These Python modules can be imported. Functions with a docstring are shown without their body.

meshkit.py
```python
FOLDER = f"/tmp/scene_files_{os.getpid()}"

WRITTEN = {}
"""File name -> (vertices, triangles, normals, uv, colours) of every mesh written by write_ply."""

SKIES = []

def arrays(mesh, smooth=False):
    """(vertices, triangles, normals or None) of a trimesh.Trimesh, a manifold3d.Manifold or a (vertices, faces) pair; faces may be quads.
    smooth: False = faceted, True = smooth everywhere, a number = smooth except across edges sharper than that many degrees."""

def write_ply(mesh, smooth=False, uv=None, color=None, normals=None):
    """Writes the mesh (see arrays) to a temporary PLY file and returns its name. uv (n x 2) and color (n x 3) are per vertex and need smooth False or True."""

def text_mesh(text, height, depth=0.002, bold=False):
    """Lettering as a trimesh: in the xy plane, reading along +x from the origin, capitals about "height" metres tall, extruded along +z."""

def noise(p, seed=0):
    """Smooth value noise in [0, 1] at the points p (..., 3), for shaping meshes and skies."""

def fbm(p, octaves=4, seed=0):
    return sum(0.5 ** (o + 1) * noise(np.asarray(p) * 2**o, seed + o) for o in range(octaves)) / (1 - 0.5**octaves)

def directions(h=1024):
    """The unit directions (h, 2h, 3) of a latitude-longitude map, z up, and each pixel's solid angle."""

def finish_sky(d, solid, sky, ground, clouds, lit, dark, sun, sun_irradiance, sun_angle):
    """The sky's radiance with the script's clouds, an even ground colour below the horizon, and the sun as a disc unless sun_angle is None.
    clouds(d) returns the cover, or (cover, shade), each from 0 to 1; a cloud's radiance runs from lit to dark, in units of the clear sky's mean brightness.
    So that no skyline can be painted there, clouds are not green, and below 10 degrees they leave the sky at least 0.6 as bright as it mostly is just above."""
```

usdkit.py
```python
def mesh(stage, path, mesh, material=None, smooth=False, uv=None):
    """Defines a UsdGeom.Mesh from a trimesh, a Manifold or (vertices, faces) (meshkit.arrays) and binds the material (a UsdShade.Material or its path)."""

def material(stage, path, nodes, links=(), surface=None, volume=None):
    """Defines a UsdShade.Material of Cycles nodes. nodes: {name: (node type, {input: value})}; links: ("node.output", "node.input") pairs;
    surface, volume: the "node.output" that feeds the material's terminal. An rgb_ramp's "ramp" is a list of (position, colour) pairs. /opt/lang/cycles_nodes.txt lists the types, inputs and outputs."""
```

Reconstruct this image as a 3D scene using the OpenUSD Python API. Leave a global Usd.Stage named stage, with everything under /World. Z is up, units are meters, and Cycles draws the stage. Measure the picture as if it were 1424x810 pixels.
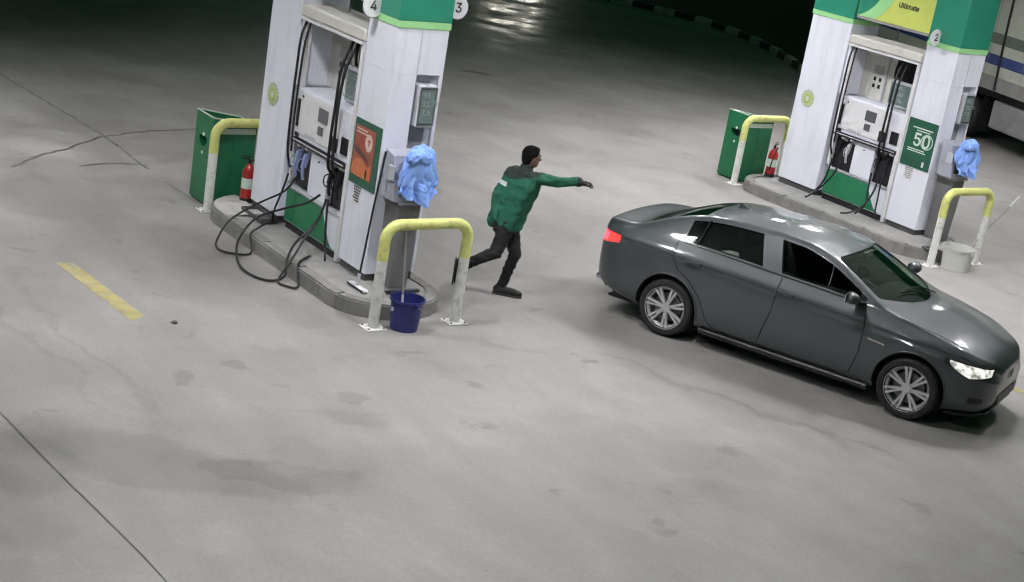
import math, random
import numpy as np, trimesh
import manifold3d as m3
from shapely.geometry import Polygon, LineString, box as sbox
from shapely.ops import unary_union
from pxr import Usd, UsdGeom, UsdLux, UsdShade, Gf, Sdf, Vt
import usdkit, meshkit

random.seed(7)
RNG = np.random.default_rng(7)
PI = math.pi
stage = Usd.Stage.CreateInMemory()
UsdGeom.SetStageUpAxis(stage, 'Z')
UsdGeom.SetStageMetersPerUnit(stage, 1.0)
world = UsdGeom.Xform.Define(stage, '/World')
UsdGeom.Scope.Define(stage, '/World/Looks')

# ------------------------------------------------------------------ camera
PITCH, ROLL, YAW, CAMZ = .3012, .168, .9128, 5.267
fw = np.array([math.cos(PITCH) * math.cos(YAW), math.cos(PITCH) * math.sin(YAW), -math.sin(PITCH)])
rt = np.array([math.sin(YAW), -math.cos(YAW), 0.0]); up = np.cross(rt, fw)
r2 = rt * math.cos(ROLL) + up * math.sin(ROLL); u2 = -rt * math.sin(ROLL) + up * math.cos(ROLL)
cam = UsdGeom.Camera.Define(stage, '/World/camera')
cam.CreateHorizontalApertureAttr(36.0)
cam.CreateFocalLengthAttr(36.0 * 2129 / 1424)
cam.CreateClippingRangeAttr(Gf.Vec2f(.05, 2000))
cam.CreateFStopAttr(4.2); cam.CreateFocusDistanceAttr(60.0)
cam.CreateExposureAttr(0.0)
M = np.eye(4); M[0, :3] = r2; M[1, :3] = u2; M[2, :3] = -fw; M[3, :3] = (0, 0, CAMZ)
cam.AddTransformOp().Set(Gf.Matrix4d(*M.ravel().tolist()))

# ------------------------------------------------------------------ sky and moon (night)
usdkit.material(stage, '/World/Looks/night_sky', {
    's': ('sky_texture', {'sky_type': 'single_scattering', 'sun_disc': False, 'sun_elevation': .05, 'sun_rotation': 2.0}),
    'k': ('mix', {'mix_type': 'mix', 'fac': .5, 'color2': (14., 82., 40.)}),
    'b': ('background_shader', {'strength': 0.0008})}, [('s.color', 'k.color1'), ('k.color', 'b.color')], surface='b.background')
dome = UsdLux.DomeLight.Define(stage, '/World/sky')
UsdShade.MaterialBindingAPI.Apply(dome.GetPrim()).Bind(UsdShade.Material.Get(stage, '/World/Looks/night_sky'))
dome.GetPrim().SetCustomDataByKey('kind', 'structure')
moon = UsdLux.DistantLight.Define(stage, '/World/moon')
moon.CreateIntensityAttr(.002); moon.CreateAngleAttr(.5); moon.CreateColorAttr(Gf.Vec3f(1, .96, .9))
moon.CreateNormalizeAttr(True)
moon.AddRotateXYZOp().Set(Gf.Vec3f(50, 0, -60))
LAMP = 250.0          # radiance of the canopy lamps
FAR_LAMP = 135.0

# ------------------------------------------------------------------ helpers
used = {}
def numbered(path):
    n = used.get(path, 0); used[path] = n + 1
    return path if n == 0 else f'{path}_{n:03d}'
def pth(p): return str(p.GetPath()) if hasattr(p, 'GetPath') else str(p)
def tag(o, label=None, cat=None, group=None, kind=None):
    o = o.GetPrim() if hasattr(o, 'GetPrim') else o
    for k, v in (('label', label), ('category', cat), ('group', group), ('kind', kind)):
        if v: o.SetCustomDataByKey(k, v)
    return o
def obj(name, mesh, m, parent='/World', smooth=False, label=None):
    if isinstance(mesh, list): mesh = cat(mesh)
    path = numbered(pth(parent) + '/' + name)
    p = usdkit.mesh(stage, path, mesh, '/World/Looks/' + m, smooth=smooth).GetPrim()
    if label: p.SetCustomDataByKey('label', label)
    return p
def thing(name, label, cat_, loc=(0, 0, 0), rz=0.0, group=None, kind=None):
    x = UsdGeom.Xform.Define(stage, numbered('/World/' + name))
    x.AddTranslateOp().Set(Gf.Vec3d(*map(float, loc)))
    if rz: x.AddRotateZOp().Set(math.degrees(rz))
    return tag(x, label, cat_, group, kind)
def cat(ms):
    out = []
    for m in ms:
        v, f, _ = meshkit.arrays(m)
        out.append(trimesh.Trimesh(v, f, process=False))
    return trimesh.util.concatenate(out)
def copy_of(src, name, label, loc, rz=0, group=None):
    c = src.GetCustomData()
    t = thing(name, label, c['category'], loc, rz, group)
    t.GetReferences().AddInternalReference(src.GetPath()); t.SetInstanceable(True)
    return t
def bx(x0, x1, y0, y1, z0, z1, c=0.0):
    if c <= 0:
        m = trimesh.creation.box((x1 - x0, y1 - y0, z1 - z0)); m.apply_translation(((x0 + x1) / 2, (y0 + y1) / 2, (z0 + z1) / 2)); return m
    c = min(c, (x1 - x0) * .45, (y1 - y0) * .45, (z1 - z0) * .45)
    P = []
    for sx in (0, 1):
        for sy in (0, 1):
            for sz in (0, 1):
                q = [(x1 if sx else x0), (y1 if sy else y0), (z1 if sz else z0)]
                s = [(-1 if sx else 1), (-1 if sy else 1), (-1 if sz else 1)]
                for k in range(3):
                    w = list(q)
                    for j in range(3):
                        if j != k: w[j] += s[j] * c
                    P.append(w)
    return trimesh.convex.convex_hull(np.array(P))
def hull(P): return trimesh.convex.convex_hull(np.array(P, float))
def spline(P, n=8, closed=False):
    P = np.asarray(P, float); out = []
    N = len(P)
    for i in range(N if closed else N - 1):
        g = lambda k: P[k % N] if closed else P[min(max(k, 0), N - 1)]
        a, b, c, d = g(i - 1), g(i), g(i + 1), g(i + 2)
        for t in np.linspace(0, 1, n, endpoint=False):
            out.append(.5 * (2 * b + (c - a) * t + (2 * a - 5 * b + 4 * c - d) * t * t + (3 * b - a - 3 * c + d) * t ** 3))
    if not closed: out.append(P[-1])
    return np.array(out)
def tube(P, r, n=10, cap=True):
    P = np.asarray(P, float); N = len(P)
    R = np.full(N, r) if np.ndim(r) == 0 else np.asarray(r, float)
    T = np.gradient(P, axis=0); T /= np.linalg.norm(T, axis=1)[:, None] + 1e-12
    a = np.cross(T[0], (0, 0, 1)); a = a if np.linalg.norm(a) > .1 else np.cross(T[0], (1, 0, 0)); a /= np.linalg.norm(a)
    V = []; ang = np.linspace(0, 2 * PI, n, endpoint=False)
    for i in range(N):
        a = a - T[i] * (a @ T[i]); a /= np.linalg.norm(a); b = np.cross(T[i], a)
        V.append(P[i] + R[i] * (np.cos(ang)[:, None] * a + np.sin(ang)[:, None] * b))
    V = np.vstack(V); F = []
    for i in range(N - 1):
        for j in range(n):
            k = (j + 1) % n
            F += [[i * n + j, i * n + k, (i + 1) * n + k], [i * n + j, (i + 1) * n + k, (i + 1) * n + j]]
    if cap:
        V = np.vstack([V, P[0], P[-1]]); c0, c1 = len(V) - 2, len(V) - 1
        for j in range(n):
            k = (j + 1) % n
            F += [[c0, k, j], [c1, (N - 1) * n + j, (N - 1) * n + k]]
    return trimesh.Trimesh(V, F, process=False)
def lathe(prof, n=32, axis='z', at=(0, 0, 0)):
    m = trimesh.creation.revolve(np.array(prof, float), sections=n)
    if axis == 'y': m.apply_transform(trimesh.transformations.rotation_matrix(-PI / 2, (1, 0, 0)))
    if axis == 'x': m.apply_transform(trimesh.transformations.rotation_matrix(PI / 2, (0, 1, 0)))
    m.apply_translation(at); return m
def cyl(p0, p1, r, n=16, r1=None): return tube([p0, p1], [r, r if r1 is None else r1], n)
def ext(poly, h):
    g = [poly] if poly.geom_type == 'Polygon' else list(poly.geoms)
    return cat([trimesh.creation.extrude_polygon(p, h, engine='earcut') for p in g])
def ext_yz(poly, x0, x1):
    """polygon given in (y, z), extruded along x"""
    m = ext(poly, x1 - x0); V = m.vertices.copy(); m.vertices = np.stack([V[:, 2] + x0, V[:, 0], V[:, 1]], 1); return m
def ext_xz(poly, y0, y1):
    m = ext(poly, y1 - y0); V = m.vertices.copy(); m.vertices = np.stack([V[:, 0], V[:, 2] + y0, V[:, 1]], 1); m.invert(); return m
def sheet(poly, z):
    g = [poly] if poly.geom_type == 'Polygon' else list(poly.geoms)
    out = []
    for p in g:
        v, f = trimesh.creation.triangulate_polygon(p, engine='earcut')
        out.append(trimesh.Trimesh(np.c_[v, np.full(len(v), z)], f, process=False))
        if out[-1].face_normals[:, 2].mean() < 0: out[-1].invert()
    return cat(out)
def man(m):
    v, f, _ = meshkit.arrays(m)
    return m3.Manifold(m3.Mesh(np.asarray(v, np.float32), np.asarray(f, np.uint32)))
def welded(m): return man(trimesh.Trimesh(m.vertices, m.faces, process=True))
def text(s, h, origin, right, upv, depth=.002, bold=False, center=False):
    m = meshkit.text_mesh(s, h, depth, bold)
    V = m.vertices.copy()
    if center: V[:, 0] -= (V[:, 0].min() + V[:, 0].max()) / 2
    r, u = np.array(right, float), np.array(upv, float); n = np.cross(r, u)
    m.vertices = np.array(origin, float) + V[:, :1] * r + V[:, 1:2] * u + V[:, 2:] * n
    return m
def rrect(x0, y0, x1, y1, r): return sbox(x0 + r, y0 + r, x1 - r, y1 - r).buffer(r, quad_segs=6)

# ------------------------------------------------------------------ materials
def mat(name, col, rough=.5, metal=0., var=.0, scale=3., coat=0., spec=.5, bump=0., bscale=60., dirt=None, dscale=2.5, damt=.35, extra=None, streak=None):
    nodes = {'p': ('principled_bsdf', dict(base_color=col, roughness=rough, metallic=metal, coat_weight=coat, specular_ior_level=spec, **(extra or {})))}
    links = []
    if var > 0 or dirt:
        nodes['g'] = ('geometry', {})
        nodes['n'] = ('noise_texture', {'scale': scale, 'detail': 6., 'roughness': .6})
        links.append(('g.position', 'n.vector'))
        lo = tuple(c * (1 - var) for c in col); hi = tuple(min(1, c * (1 + var)) for c in col)
        nodes['r'] = ('rgb_ramp', {'ramp': [(.3, lo), (.7, hi)]}); links += [('n.fac', 'r.fac')]
        out = 'r.color'
        if dirt:
            nodes['dn'] = ('noise_texture', {'scale': dscale, 'detail': 8., 'roughness': .7})
            nodes['dr'] = ('map_range', {'from_min': .5, 'from_max': .75, 'to_min': 0., 'to_max': damt, 'clamp': True})
            nodes['dm'] = ('mix', {'color2': dirt})
            if streak: nodes['dmap'] = ('mapping', {'mapping_type': 'point', 'scale': streak}); links.append(('g.position', 'dmap.vector'))
            links += [('dmap.vector' if streak else 'g.position', 'dn.vector'), ('dn.fac', 'dr.value'), ('dr.result', 'dm.fac'), (out, 'dm.color1')]
            out = 'dm.color'
        links.append((out, 'p.base_color'))
    if bump > 0:
        nodes.setdefault('g', ('geometry', {}))
        nodes['bn'] = ('noise_texture', {'scale': bscale, 'detail': 4.}); nodes['b'] = ('bump', {'strength': bump, 'distance': .01})
        links += [('g.position', 'bn.vector'), ('bn.fac', 'b.height'), ('b.normal', 'p.normal')]
    usdkit.material(stage, '/World/Looks/' + name, nodes, links, surface='p.BSDF')
def emit(name, col, s):
    usdkit.material(stage, '/World/Looks/' + name, {'e': ('emission', {'color': col, 'strength': s})}, surface='e.emission')

DIRT = (.30, .29, .27)
mat('white_panel', (.80, .82, .91), .38, var=.03, scale=1.5, dirt=DIRT, dscale=5., damt=.26, streak=(1., 1., .16))
mat('white_enamel', (.76, .76, .78), .4, var=.04, scale=3, dirt=DIRT, dscale=5, damt=.3)
mat('cream_metal', (.66, .65, .60), .45, var=.05, scale=3, dirt=DIRT, dscale=4, damt=.4)
mat('grey_metal', (.30, .30, .31), .5, var=.1, scale=4, dirt=(.12, .12, .12), damt=.4)
mat('unit_box', (.36, .37, .44), .5, var=.08, scale=4, dirt=(.2, .2, .2), damt=.3)
mat('unit_grey', (.17, .17, .175), .5, var=.12, scale=4, dirt=(.08, .08, .08), damt=.4)
mat('pale_grey', (.50, .51, .55), .45, var=.06, scale=4, dirt=DIRT, damt=.3)
mat('dark_grey', (.075, .075, .08), .5, var=.15, scale=5, dirt=(.16, .15, .14), damt=.3)
mat('steel', (.55, .56, .58), .3, metal=1., var=.06, scale=8)
mat('sign_green', (.030, .265, .170), .35, var=.06, scale=2, dirt=(.12, .25, .19), damt=.25)
mat('sign_green_dark', (.012, .13, .075), .38, var=.08, scale=2)
mat('light_green', (.36, .72, .32), .4, var=.04)
mat('sign_yellow', (.62, .70, .16), .4, var=.06, scale=3)
mat('bin_green', (.012, .15, .062), .42, var=.12, scale=4, dirt=(.09, .15, .10), dscale=3, damt=.35)
mat('bin_rim', (.50, .58, .50), .45, var=.08)
mat('dispenser_green', (.016, .20, .085), .4, var=.06, scale=3, dirt=(.10, .16, .11), dscale=3, damt=.35)
mat('poster_green', (.022, .105, .065), .3, var=.06)
mat('poster_red', (.36, .085, .052), .35, var=.28, scale=9, dirt=(.30, .17, .12), dscale=11, damt=.7)
mat('poster_pale', (.60, .70, .62), .4)
mat('poster_orange', (.60, .18, .07), .4, var=.2, scale=12)
mat('poster_brown', (.10, .06, .05), .4, var=.3, scale=14)
mat('poster_disc', (.72, .55, .48), .4)
mat('caption', (.34, .42, .39), .4)
mat('badge_outer', (.40, .48, .34), .4, var=.08)
mat('badge_mid', (.55, .62, .36), .4, var=.08)
mat('badge_inner', (.42, .50, .14), .4, var=.1)
mat('screen', (.16, .22, .21), .12, var=.15, scale=10, coat=.6)
mat('lcd', (.10, .105, .12), .15, var=.1, coat=.5)
mat('black_plastic', (.014, .014, .018), .38, var=.2, scale=8)
mat('blue_plastic', (.30, .36, .60), .4, var=.15, scale=15)
mat('rubber', (.012, .012, .013), .55, var=.2, scale=20)
mat('label_ink', (.03, .03, .035), .5)
mat('bollard_yellow', (.66, .69, .23), .5, var=.09, scale=6, dirt=(.26, .24, .13), dscale=14, damt=.7, bump=.15)
mat('bollard_white', (.72, .72, .69), .5, var=.08, scale=6, dirt=(.24, .21, .17), dscale=14, damt=.75, bump=.15)
mat('extinguisher_red', (.38, .018, .016), .3, var=.08, coat=.4)
mat('blue_bucket', (.018, .026, .165), .38, var=.12, scale=9, dirt=(.06, .07, .15), damt=.4)
mat('white_bucket', (.62, .62, .58), .5, var=.08, scale=8, dirt=(.3, .28, .24), dscale=8, damt=.5)
mat('blue_paper', (.25, .41, .86), .95, var=.16, scale=14, spec=.15, bump=.3, bscale=28)
mat('paint_white', (.72, .72, .74), .5, var=.05)
mat('aluminium', (.45, .45, .46), .35, metal=.9, var=.08)
mat('kerb_concrete', (.23, .225, .215), .8, var=.16, scale=5, dirt=(.10, .098, .095), dscale=6, damt=.6, bump=.25, bscale=45)
mat('island_top', (.29, .285, .275), .75, var=.14, scale=4, dirt=(.15, .145, .14), dscale=3, damt=.55, bump=.2, bscale=50)
mat('kerb_pale', (.50, .49, .47), .7, var=.1, scale=5, dirt=(.25, .24, .22), dscale=6, damt=.5, bump=.2)
mat('soil', (.012, .014, .010), .95, var=.4, scale=3, bump=.6, bscale=9)
mat('groove_dusty', (.225, .22, .212), .9, var=.35, scale=3)
mat('groove', (.165, .16, .152), .9, var=.3, scale=6)
mat('road_yellow', (.42, .37, .17), .7, var=.2, scale=4, dirt=(.30, .29, .26), dscale=6, damt=.8)
mat('canopy_white', (.82, .83, .84), .5, var=.04)
mat('canopy_green', (.02, .22, .14), .45)
emit('lamp_glow', (1.0, .985, 1.0), LAMP)
emit('far_glow', (1.0, .95, .84), FAR_LAMP)
# car
def paint():
    nodes = {'g': ('geometry', {}), 'n': ('noise_texture', {'scale': 900., 'detail': 1.}), 'r': ('rgb_ramp', {'ramp': [(.35, (.052, .062, .067)), (.7, (.083, .096, .104))]}),
             'p': ('principled_bsdf', {'metallic': .25, 'roughness': .42, 'coat_weight': .9, 'coat_roughness': .06}),
             'd': ('noise_texture', {'scale': 2.2, 'detail': 6.}), 'm': ('map_range', {'from_min': .3, 'from_max': .7, 'to_min': .05, 'to_max': .14, 'clamp': True})}
    usdkit.material(stage, '/World/Looks/car_paint', nodes, [('g.position', 'n.vector'), ('n.fac', 'r.fac'), ('r.color', 'p.base_color'), ('g.position', 'd.vector'), ('d.fac', 'm.value'), ('m.result', 'p.coat_roughness')], surface='p.BSDF')
paint()
def pane(name, tint, gl=(1, 1, 1), rough=.02, ior=1.5):
    usdkit.material(stage, '/World/Looks/' + name, {
        't': ('transparent_bsdf', {'color': tint}), 'g': ('glossy_bsdf', {'color': gl, 'roughness': rough}),
        'f': ('fresnel', {'IOR': ior}), 'm': ('mix_closure', {})}, [('f.fac', 'm.fac'), ('t.BSDF', 'm.closure1'), ('g.BSDF', 'm.closure2')], surface='m.closure')
pane('windscreen_glass', (.62, .78, .70), (.78, 1., .88), .03, 2.1); pane('side_glass', (.24, .30, .27), (.85, 1., .92), .04, 1.6); pane('lens_glass', (.95, .95, .95))
mat('car_black', (.012, .012, .013), .45, var=.15, scale=9)
mat('car_trim', (.010, .010, .011), .25, coat=.4)
mat('seat_cloth', (.035, .035, .038), .8, var=.2, scale=20)
mat('dash', (.06, .068, .064), .6, var=.15)
mat('tyre', (.020, .020, .021), .8, var=.25, scale=14)
mat('rim', (.66, .66, .68), .32, metal=.55, var=.08, scale=10, dirt=(.16, .15, .14), damt=.4)
mat('brake', (.20, .19, .18), .45, metal=.8)
mat('chrome', (.7, .7, .72), .12, metal=1.)
usdkit.material(stage, '/World/Looks/tail_light', {'p': ('principled_bsdf', {'base_color': (.5, .015, .02), 'roughness': .15, 'coat_weight': .8, 'emission_color': (1., .06, .05), 'emission_strength': 1.3})}, surface='p.BSDF')
usdkit.material(stage, '/World/Looks/head_light', {'t': ('texture_coordinate', {}), 'n': ('voronoi_texture', {'scale': 16.}) if False else ('noise_texture', {'scale': 16., 'detail': 3., 'roughness': .6}),
    'm': ('map_range', {'from_min': .38, 'from_max': .62, 'to_min': .12, 'to_max': 1.3, 'clamp': True}),
    'p': ('principled_bsdf', {'base_color': (.62, .62, .62), 'roughness': .12, 'metallic': .3, 'coat_weight': 1., 'emission_color': (1., .97, .9)})},
    [('t.object', 'n.vector'), ('n.fac', 'm.value'), ('m.result', 'p.emission_strength')], surface='p.BSDF')
emit('tail_glow', (1.0, .10, .14), 2.2)
emit('projector_glow', (1.0, .97, .9), 5.0)
# person
mat('skin', (.20, .115, .085), .5, var=.08, scale=20)
mat('hair', (.006, .006, .006), .9, spec=.15, var=.3, scale=60, bump=.5, bscale=150)
mat('jacket_green', (.011, .115, .068), .75, var=.22, scale=9, bump=.2, bscale=26)
mat('jacket_dark', (.017, .032, .026), .75, var=.2, scale=12, bump=.3, bscale=30)
mat('trousers', (.010, .010, .012), .8, var=.25, scale=12, bump=.3, bscale=30)
mat('shoe', (.022, .020, .018), .55, var=.2, scale=20)
mat('sole', (.05, .05, .05), .7)
mat('reflective', (.62, .66, .66), .35)
mat('face_dark', (.03, .015, .012), .6)
mat('eye_white', (.6, .6, .58), .3)
# trailer
mat('trailer_cream', (.58, .61, .52), .5, var=.06, scale=1.2, dirt=(.30, .29, .25), dscale=1.0, damt=.5)
mat('trailer_skirt', (.34, .33, .32), .55, var=.1, scale=2, dirt=(.18, .17, .16), damt=.5)
mat('trailer_blue', (.06, .085, .24), .5, var=.1)
mat('trailer_grey', (.16, .20, .17), .5, var=.1)

# ground: concrete with wear marks that have shapes of their own, far light fall-off painted in dark, and a rain-wet stretch far away
def ground_material():
    N, Lk = {}, []
    N['g'] = ('geometry', {})
    N['n0'] = ('noise_texture', {'scale': 1.1, 'detail': 5., 'roughness': .6}); Lk.append(('g.position', 'n0.vector'))
    N['off'] = ('mapping', {'mapping_type': 'point', 'location': (-.45, -.45, -.45), 'scale': (.9, .9, .9)}); Lk.append(('n0.color', 'off.vector'))
    N['pos'] = ('mix', {'mix_type': 'add', 'fac': 1.0}); Lk += [('g.position', 'pos.color1'), ('off.vector', 'pos.color2')]
    # base tone
    N['n1'] = ('noise_texture', {'scale': .55, 'detail': 7., 'roughness': .62}); Lk.append(('pos.color', 'n1.vector'))
    N['r1'] = ('rgb_ramp', {'ramp': [(.34, (.254, .243, .233)), (.46, (.297, .285, .274)), (.56, (.313, .301, .290)), (.68, (.350, .337, .325))]}); Lk.append(('n1.fac', 'r1.fac'))
    # long streaks along the lanes (drag and tyre marks)
    N['ms'] = ('mapping', {'mapping_type': 'point', 'rotation': (0, 0, -.12), 'scale': (1.5, .45, 1.)}); Lk.append(('g.position', 'ms.vector'))
    N['n2'] = ('noise_texture', {'scale': 1.3, 'detail': 6., 'roughness': .62}); Lk.append(('ms.vector', 'n2.vector'))
    N['r2'] = ('map_range', {'from_min': .36, 'from_max': .66, 'to_min': .92, 'to_max': 1.04, 'clamp': True}); Lk.append(('n2.fac', 'r2.value'))
    N['m2'] = ('mix', {'mix_type': 'multiply', 'fac': 1.0}); Lk += [('r1.color', 'm2.color1'), ('r2.result', 'm2.color2')]
    # fine grit
    N['n3'] = ('noise_texture', {'scale': 34., 'detail': 4., 'roughness': .7}); Lk.append(('g.position', 'n3.vector'))
    N['r3'] = ('map_range', {'from_min': .3, 'from_max': .7, 'to_min': .90, 'to_max': 1.08, 'clamp': True}); Lk.append(('n3.fac', 'r3.value'))
    N['m3'] = ('mix', {'mix_type': 'multiply', 'fac': 1.0}); Lk += [('m2.color', 'm3.color1'), ('r3.result', 'm3.color2')]
    # dark spots of oil
    N['n4'] = ('noise_texture', {'scale': 1.9, 'detail': 3., 'roughness': .5}); Lk.append(('pos.color', 'n4.vector'))
    N['r4'] = ('map_range', {'from_min': .66, 'from_max': .76, 'to_min': 1.0, 'to_max': .72, 'clamp': True}); Lk.append(('n4.fac', 'r4.value'))
    N['m4'] = ('mix', {'mix_type': 'multiply', 'fac': 1.0}); Lk += [('m3.color', 'm4.color1'), ('r4.result', 'm4.color2')]
    last = 'm4.color'
    for i, (cx, cy, rx, ry, ang, amt, soft) in enumerate(STAINS_AND_FALLOFF):
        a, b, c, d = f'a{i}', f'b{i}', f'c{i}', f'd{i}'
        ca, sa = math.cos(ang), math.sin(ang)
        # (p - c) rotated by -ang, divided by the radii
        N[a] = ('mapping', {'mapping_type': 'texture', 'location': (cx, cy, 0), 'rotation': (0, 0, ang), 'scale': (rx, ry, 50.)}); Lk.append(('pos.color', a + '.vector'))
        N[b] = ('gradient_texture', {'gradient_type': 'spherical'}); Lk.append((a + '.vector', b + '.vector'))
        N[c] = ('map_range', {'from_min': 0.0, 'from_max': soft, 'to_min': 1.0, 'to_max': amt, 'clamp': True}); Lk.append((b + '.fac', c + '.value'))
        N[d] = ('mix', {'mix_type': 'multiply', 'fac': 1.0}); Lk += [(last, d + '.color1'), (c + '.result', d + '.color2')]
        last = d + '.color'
    # gloss: trowelled concrete, and standing wet far off
    N['nr'] = ('noise_texture', {'scale': .8, 'detail': 5.}); Lk.append(('g.position', 'nr.vector'))
    N['rr'] = ('map_range', {'from_min': .3, 'from_max': .7, 'to_min': .42, 'to_max': .62, 'clamp': True}); Lk.append(('nr.fac', 'rr.value'))
    N['wa'] = ('mapping', {'mapping_type': 'texture', 'location': (26.2, 36.5, 0), 'rotation': (0, 0, -.62), 'scale': (2.6, 11., 50.)}); Lk.append(('pos.color', 'wa.vector'))
    N['wb'] = ('gradient_texture', {'gradient_type': 'spherical'}); Lk.append(('wa.vector', 'wb.vector'))
    N['wn'] = ('noise_texture', {'scale': .9, 'detail': 4.}); Lk.append(('g.position', 'wn.vector'))
    N['wn2'] = ('map_range', {'from_min': .36, 'from_max': .58, 'to_min': .0, 'to_max': 1., 'clamp': True}); Lk.append(('wn.fac', 'wn2.value'))
    N['wc'] = ('map_range', {'from_min': .05, 'from_max': .5, 'to_min': 0., 'to_max': 1., 'clamp': True}); Lk.append(('wb.fac', 'wc.value'))
    N['wm'] = ('math', {'math_type': 'multiply'}); Lk += [('wc.result', 'wm.value1'), ('wn2.result', 'wm.value2')]
    N['rw'] = ('mix_float', {'b': .19}); Lk += [('wm.value', 'rw.fac'), ('rr.result', 'rw.a')]
    N['cw'] = ('mix', {'color2': (.06, .06, .058)}); Lk += [('wm.value', 'cw.fac'), (last, 'cw.color1')]
    N['bn'] = ('noise_texture', {'scale': 5., 'detail': 8., 'roughness': .65}); Lk.append(('g.position', 'bn.vector'))
    N['bp'] = ('bump', {'strength': .18, 'distance': .02}); Lk.append(('bn.fac', 'bp.height'))
    N['p'] = ('principled_bsdf', {'specular_ior_level': .22})
    Lk += [('cw.color', 'p.base_color'), ('rw.result', 'p.roughness'), ('bp.normal', 'p.normal')]
    usdkit.material(stage, '/World/Looks/concrete', N, Lk, surface='p.BSDF')
# (centre x, y, radii, turn, factor, softness)
STAINS_AND_FALLOFF = [
    (4.75, 10.15, 1.35, .50, -.70, .83, .25), (5.55, 9.75, .75, .30, -.70, .84, .2), (3.75, 10.9, .7, .5, .2, .86, .4), (3.6, 10.5, .5, .9, .2, .80, .4), (3.3, 9.8, .5, .8, .3, .86, .4),
    (6.7, 15.2, .9, 2.0, .1, .86, .6), (7.2, 14.5, .6, .9, .2, .90, .5), (6.3, 17.3, .8, 1.6, .1, .90, .5),
    (6.9, 11.0, .25, .18, .5, .80, .3), (5.6, 11.7, .14, .10, .3, .80, .3), (6.15, 11.9, .10, .16, .3, .82, .3), (6.6, 10.65, .5, .14, -.5, .87, .5),
    (6.9, 19.6, .5, .9, .6, 1.20, .5), (7.4, 20.3, .35, .6, .8, 1.20, .5), (8.2, 18.7, .4, .8, .3, 1.18, .5), (9.2, 21.0, .6, .9, .3, 1.14, .5), (7.0, 21.9, .5, 1.2, .4, 1.15, .5),
    (8.9, 12.1, .9, .10, -.75, .88, .4), (7.3, 14.9, .5, 1.5, .1, .86, .5), (7.4, 13.2, .35, .5, .3, .84, .4), (9.8, 11.2, .12, .10, 0, .74, .4), (8.2, 11.0, .09, .13, 0, .78, .4), (10.6, 10.4, 1.6, .07, -1.15, .86, .4), (11.0, 9.6, 1.8, .06, -1.18, .88, .4), (5.0, 12.6, .06, 2.2, .05, .90, .4), (4.6, 12.9, .06, 2.2, .08, .91, .4), (9.9, 12.7, 1.5, .45, -.7, .93, .5), (10.4, 12.4, .9, .8, 0, .90, .5),
    (9.0, 9.5, 1.4, .5, -.8, .92, .5), (10.5, 19.0, 2.0, 1.0, .5, .92, .5), (14., 22.5, 3.5, 1.2, -.6, .88, .6), (18.2, 25.9, .5, .16, -.7, .45, .4),
    (12.0, 26.0, 5., 1.5, -.3, .86, .6), (6.5, 25.0, 4., 1.2, .0, .85, .6), (7.5, 33.0, 10., 8.5, .2, .34, .4), (27.5, 34.0, 6., 9.0, .4, .42, .5), (17.5, 20.5, 2.5, .8, -.6, 1.10, .5),  # the broad far ellipses paint the fall-off of lamp light into the colour
]
ground_material()

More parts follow.
